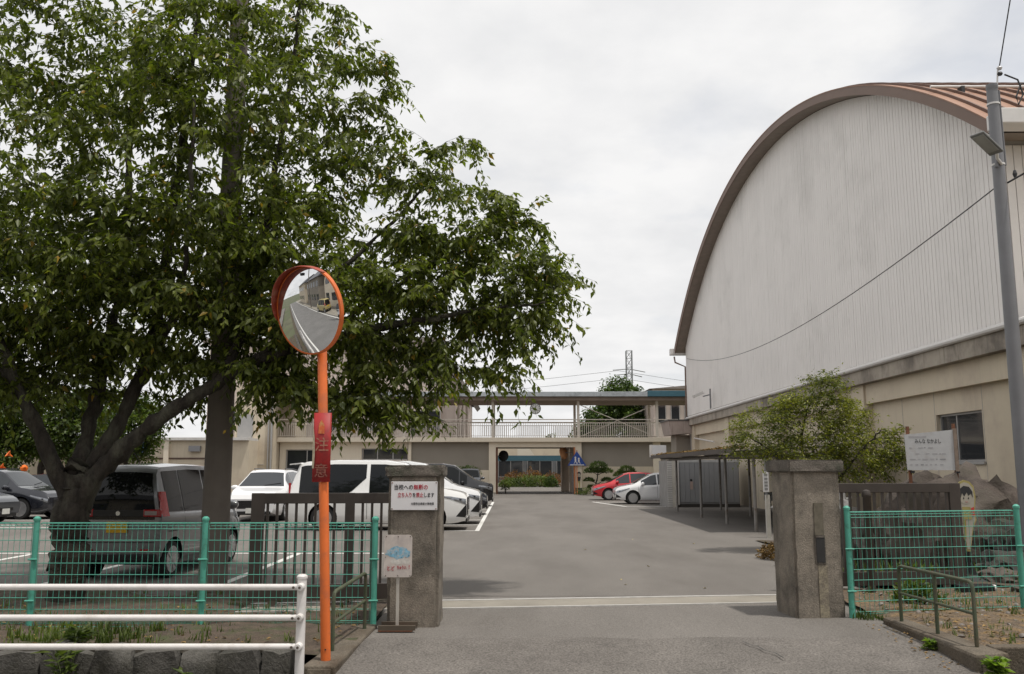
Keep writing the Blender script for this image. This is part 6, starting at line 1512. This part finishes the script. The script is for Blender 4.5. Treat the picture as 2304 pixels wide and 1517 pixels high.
for z, n_ in ((.44, 5), (.34, 7), (.25, 8), (.16, 8)):
    x = -.33
    for k in range(n_):
        w_ = br3.uniform(.02, .09)
        if x + w_ < .33 and br3.random() < .8: MB().box(x, x+w_, -.0140, -.0125, z-.008+br3.uniform(-.004, .004), z+.010).build('faded_line', fainter if br3.random() < .7 else faint, nb, local=True)
        x += w_ + br3.uniform(.01, .05)
# child-shaped warning figure on a stand
cf = thing('child_figure_board', 'flat painted child-shaped figure with yellow outline on a stand behind the fence', 'figure board', (6.72, 13.3, .05))
def plate(poly, y, d, nm, m, par): return MB().prism([(x, y, z) for x, z in poly], (0, d, 0)).build(nm, m, par)
def ell(cx_, cz_, rx, rz_, n_=20): return [(cx_ + rx*math.cos(2*math.pi*k/n_), cz_ + rz_*math.sin(2*math.pi*k/n_)) for k in range(n_)]
yel = pm('figure_yellow', (.33, .28, .10), rough=.6, var=.1, scale=10); skin_ = pm('figure_cream', (.38, .35, .29), rough=.6)
out_ = [(6.57, 1.05), (6.53, 1.25), (6.545, 1.42), (6.60, 1.50), (6.67, 1.53), (6.75, 1.51), (6.81, 1.44), (6.83, 1.28), (6.80, 1.05), (6.82, .95), (6.77, .85), (6.74, .72), (6.72, .60), (6.70, .50), (6.65, .50), (6.64, .62), (6.60, .74), (6.58, .86)]
plate(out_, 13.30, .012, 'outline_board', yel, cf)
plate([(6.68 + (x-6.68)*.86, 1.0 + (z-1.0)*.94) for x, z in out_], 13.297, .002, 'white_border', skin_, cf)
plate(ell(6.68, 1.29, .10, .11), 13.2945, .002, 'face', skin_, cf)
plate([(6.585, 1.27), (6.60, 1.40), (6.66, 1.445), (6.74, 1.43), (6.785, 1.36), (6.785, 1.27), (6.76, 1.33), (6.72, 1.30), (6.70, 1.35), (6.66, 1.29), (6.63, 1.34), (6.605, 1.26)], 13.292, .002, 'hair', ink_black, cf)
for x in (6.65, 6.72): plate(ell(x, 1.265, .009, .014, 10), 13.292, .002, 'eye', ink_black, cf)
plate([(6.665, 1.215), (6.69, 1.205), (6.715, 1.215), (6.69, 1.212)], 13.292, .002, 'mouth', ink_red, cf)
redm = pm('figure_red', (.50, .04, .03), rough=.6)
plate([(6.745, 1.12), (6.79, 1.14), (6.795, 1.02), (6.76, .99)], 13.292, .002, 'satchel', redm, cf); plate([(6.57, 1.30), (6.59, 1.30), (6.60, 1.20), (6.575, 1.19)], 13.291, .002, 'scarf', redm, cf)
plate([(6.62, 1.14), (6.74, 1.14), (6.75, .96), (6.62, .96)], 13.2935, .002, 'shirt', yel, cf); plate([(6.62, .95), (6.66, .95), (6.65, .68), (6.625, .72)], 13.2935, .002, 'leg', pm('figure_olive', (.30, .24, .05)), cf)
MB().tube([(6.68, 13.33, .05), (6.68, 13.33, .9)], .014).build('stake', black_m, cf)
MB().prism([(6.52, 13.2, .05), (6.92, 13.2, .05), (6.78, 13.3, .17), (6.72, 13.32, .34), (6.66, 13.3, .17)], (0, .14, 0)).build('stand_base', black_m, cf, bevel=.01)
o = thing('track_end_stop', 'short black roller box at the end of the right gate track', 'gate hardware', (6.4, 12.4, 0)); MB().box(6.05, 6.52, 12.35, 12.55, 0, .14).build('housing', trim_black, o, bevel=.02); MB().lathe([(0, 0), (.045, 0), (.045, .04), (0, .04)], (6.53, 12.45, .09), 'x', 12).build('wheel', pvc, o)

# crossing sign and child figure at the passage
cs = thing('crossing_sign', 'blue triangular pedestrian crossing sign at the right of the passage', 'road sign', (4.32, 59.7, 0))
blue = pm('sign_blue_deep', (.015, .06, .28), rough=.5)
def tri(s_, y, d, nm, m): return MB().prism([(4.32-.62*s_, y, 2.18-.32*s_+.02), (4.32+.62*s_, y, 2.18-.32*s_+.02), (4.32, y, 2.18+.66*s_)], (0, d, 0)).build(nm, m, cs)
tri(1.0, 59.70, .02, 'back_plate', blue); 
MB().box(3.85, 4.79, 59.693, 59.70, 1.90, 1.955).build('white_bar', pvc, cs)
for x, h in ((4.22, .36), (4.44, .28)):
    f = MB(); f.lathe([(0, 0), (.06, 0), (.06, -.008), (0, -.008)], (x, 59.695, 2.02+h+.04), 'y', 12)
    f.prism([(x-.05, 59.69, 2.02+h-.02), (x+.05, 59.69, 2.02+h-.02), (x+.06, 59.69, 2.14), (x-.05, 59.69, 2.14)], (0, .008, 0)); f.prism([(x-.04, 59.69, 2.14), (x+.0, 59.69, 2.14), (x-.08, 59.69, 2.0), (x-.12, 59.69, 2.0)], (0, .008, 0)); f.prism([(x+.0, 59.69, 2.14), (x+.05, 59.69, 2.14), (x+.12, 59.69, 2.0), (x+.07, 59.69, 2.0)], (0, .008, 0))
    f.build('walking_figure', pvc, cs)
MB().tube([(4.32, 59.76, 0), (4.32, 59.76, 2.9)], .035).build('post', o_trim, cs)
o = thing('child_figure_board', 'small black and cream child figure board on the right passage column', 'figure board', (4.42, 59.8, .4))
plate(ell(4.45, 1.33, .13, .15), 59.80, .01, 'head', ink_black, o); plate(ell(4.45, 1.27, .10, .10), 59.795, .004, 'face', skin_, o)
plate([(4.33, 1.14), (4.57, 1.14), (4.52, .86), (4.38, .86)], 59.80, .01, 'coat', ink_black, o); plate([(4.38, .86), (4.52, .86), (4.49, .42), (4.43, .42), (4.45, .70), (4.38, .80)], 59.80, .01, 'legs', yel, o)
def small_mirror(label, c, n_, rim, r_=.36):
    o = thing('passage_mirror', label, 'road mirror', (c[0], c[1], 0)); n_ = Vector(n_).normalized()
    MB().lathe([(0, -.12), (r_*.6, -.11), (r_, -.03), (r_+.03, 0), (r_+.03, .12), (r_, .13)], c, n_, 28).build('back', rim, o, smooth=True)
    MB().lathe([(.01, .06), (r_*.5, .05), (r_, .02)], c, n_, 28).build('glass', mirror_m, o, smooth=True)
    MB().tube([c, (c[0]+.5, c[1]-.5, c[2]), (c[0]+.55, c[1]-.5, 0)] if c[0] > 2 else [c, (c[0]-.45, c[1], c[2]-.1), (c[0]-.5, c[1], 0)], .035).build('arm', steel_grey, o)
small_mirror('convex mirror with orange back under the right end of the passage lintel', (3.55, 61.0, 2.75), (-.85, .55, -.2), pm('mirror_back_peach', (.50, .25, .12), rough=.7), .40)
small_mirror('dark backed convex mirror at the left side of the passage', (-.62, 61.4, 2.55), (.5, .8, -.1), black_m, .34)
for x, lb_ in ((-.4, 'left'), (1.4, 'middle'), (3.0, 'right')):
    o = MB().box(x, x+1.0, 60.3, 60.55, 0.005, .07).build('step_block', pm('step_grey', (.15, .14, .13), rough=.9), None, bevel=.01); tag(o, lb_ + ' low dark step block across the passage threshold', 'step')

# ================================================================== ACROSS THE STREET (seen only in the road mirror)
def house(label, x0, x1, y0, y1, h, wm, rm):
    o = thing('house', label, 'house', ((x0+x1)/2, (y0+y1)/2, 0))
    MB().box(x0, x1, y0, y1, -.3, h).build('wall', wm, o)
    ym = (y0+y1)/2
    MB().prism([(x0-.5, y0-.5, h), (x0-.5, y1+.5, h), (x0-.5, ym, h+2.0)], (x1-x0+1, 0, 0)).build('roof', rm, o)
    for k in range(int((x1-x0)/2.6)):
        for z in ((.9, 2.1), (3.6, 4.7)):
            if z[1] < h: MB().box(x0+.6+k*2.6, x0+2.1+k*2.6, y1-.02, y1+.04, *z).build('window', dark_glass, o)
tile_roof = pm('tile_roof', (.09, .09, .10), rough=.6, var=.15, scale=2)
house('cream house across the street reflected in the road mirror', -21, -10.5, -9, -1.6, 5.2, cream, tile_roof)
house('grey house across the street further along in the road mirror', -36, -23, -9, -.8, 5.4, wall_grey, tile_roof)
house('white house straight across the street', -8, 6, -15, -7, 5.4, siding, tile_roof)
house('brown house at the end of the street in the mirror', -56, -38, -9, -.2, 5.6, beige, tile_roof)
house('pale house to the right across the street', 12, 26, -14, -6, 5.2, cream, tile_roof)
o = thing('garden_wall', 'grey concrete wall across the street', 'wall', (-5, -2, 0)); MB().box(-5.3, -5.1, -6, .9, -.3, 2.1).build('body', pm('wall_slate', (.14, .14, .15), rough=.9), o)
make_car('kei_van', 'yellow_minicar', 'yellow minicar across the street reflected in the road mirror', (-17.5, 1.0, -.12), 172, 'yellow', plate=plate_yellow, cat='minicar')
sc = thing('motor_scooter', 'white delivery scooter across the street reflected in the road mirror', 'scooter', (-11.0, 1.5, -.12), R(75))
for x in (-.6, .62):
    w_ = piece('wheel', MB().lathe([(.14, -.05), (.22, -.05), (.25, 0), (.22, .05), (.14, .05)], (0, 0, 0), 'y', 20, close=True).mesh('wheel', tyre_m), sc, (x, 0, .25)); piece('hub', MB().lathe([(0, -.04), (.15, -.03), (.15, .03), (0, .04)], (0, 0, 0), 'y', 16).mesh('hub', rim_m), w_)
MB().prism([(.70, -.14, .42), (.62, -.2, .95), (.50, -.18, 1.0), (.38, -.14, .45), (-.1, -.14, .32), (-.15, -.16, .72), (-.75, -.14, .76), (-.85, -.10, .52), (-.3, -.13, .26), (.2, -.13, .22)], (0, .28, 0)).build('body', paint['white'], sc, local=True, bevel=.03)
MB().box(-.62, -.05, -.14, .14, .74, .84).build('seat', black_m, sc, local=True, bevel=.03); MB().box(-1.0, -.55, -.24, .24, .86, 1.30).build('delivery_box', pvc, sc, local=True, bevel=.04)
MB().tube([(.45, -.34, 1.06), (.55, 0, 1.03), (.45, .34, 1.06)], .018).build('handlebar', black_m, sc, local=True); MB().prism([(.60, -.2, 1.0), (.60, .2, 1.0), (.40, .16, 1.5), (.40, -.16, 1.5)], (.01, 0, 0)).build('windshield', car_glass_clear, sc, local=True)
MB().lathe([(0, 0), (.08, 0), (.08, .05), (0, .06)], (.66, 0, .86), 'x', 12).build('headlight', lamp_clear, sc, local=True)
for x, y, lb_ in ((-9.4, 1.3, 'near'), (-26, 1.2, 'far')):
    o = thing('utility_pole', 'concrete utility pole across the street, %s one in the road mirror' % lb_, 'utility pole', (x, y, 0)); MB().lathe([(.17, -.3), (.12, 9.5), (0, 9.51)], (x, y, 0), 'z', 16).build('shaft', pole_conc, o, smooth=True)
    MB().box(x-.8, x+.8, y-.05, y+.05, 8.8, 8.9).build('crossarm', steel_grey, o)
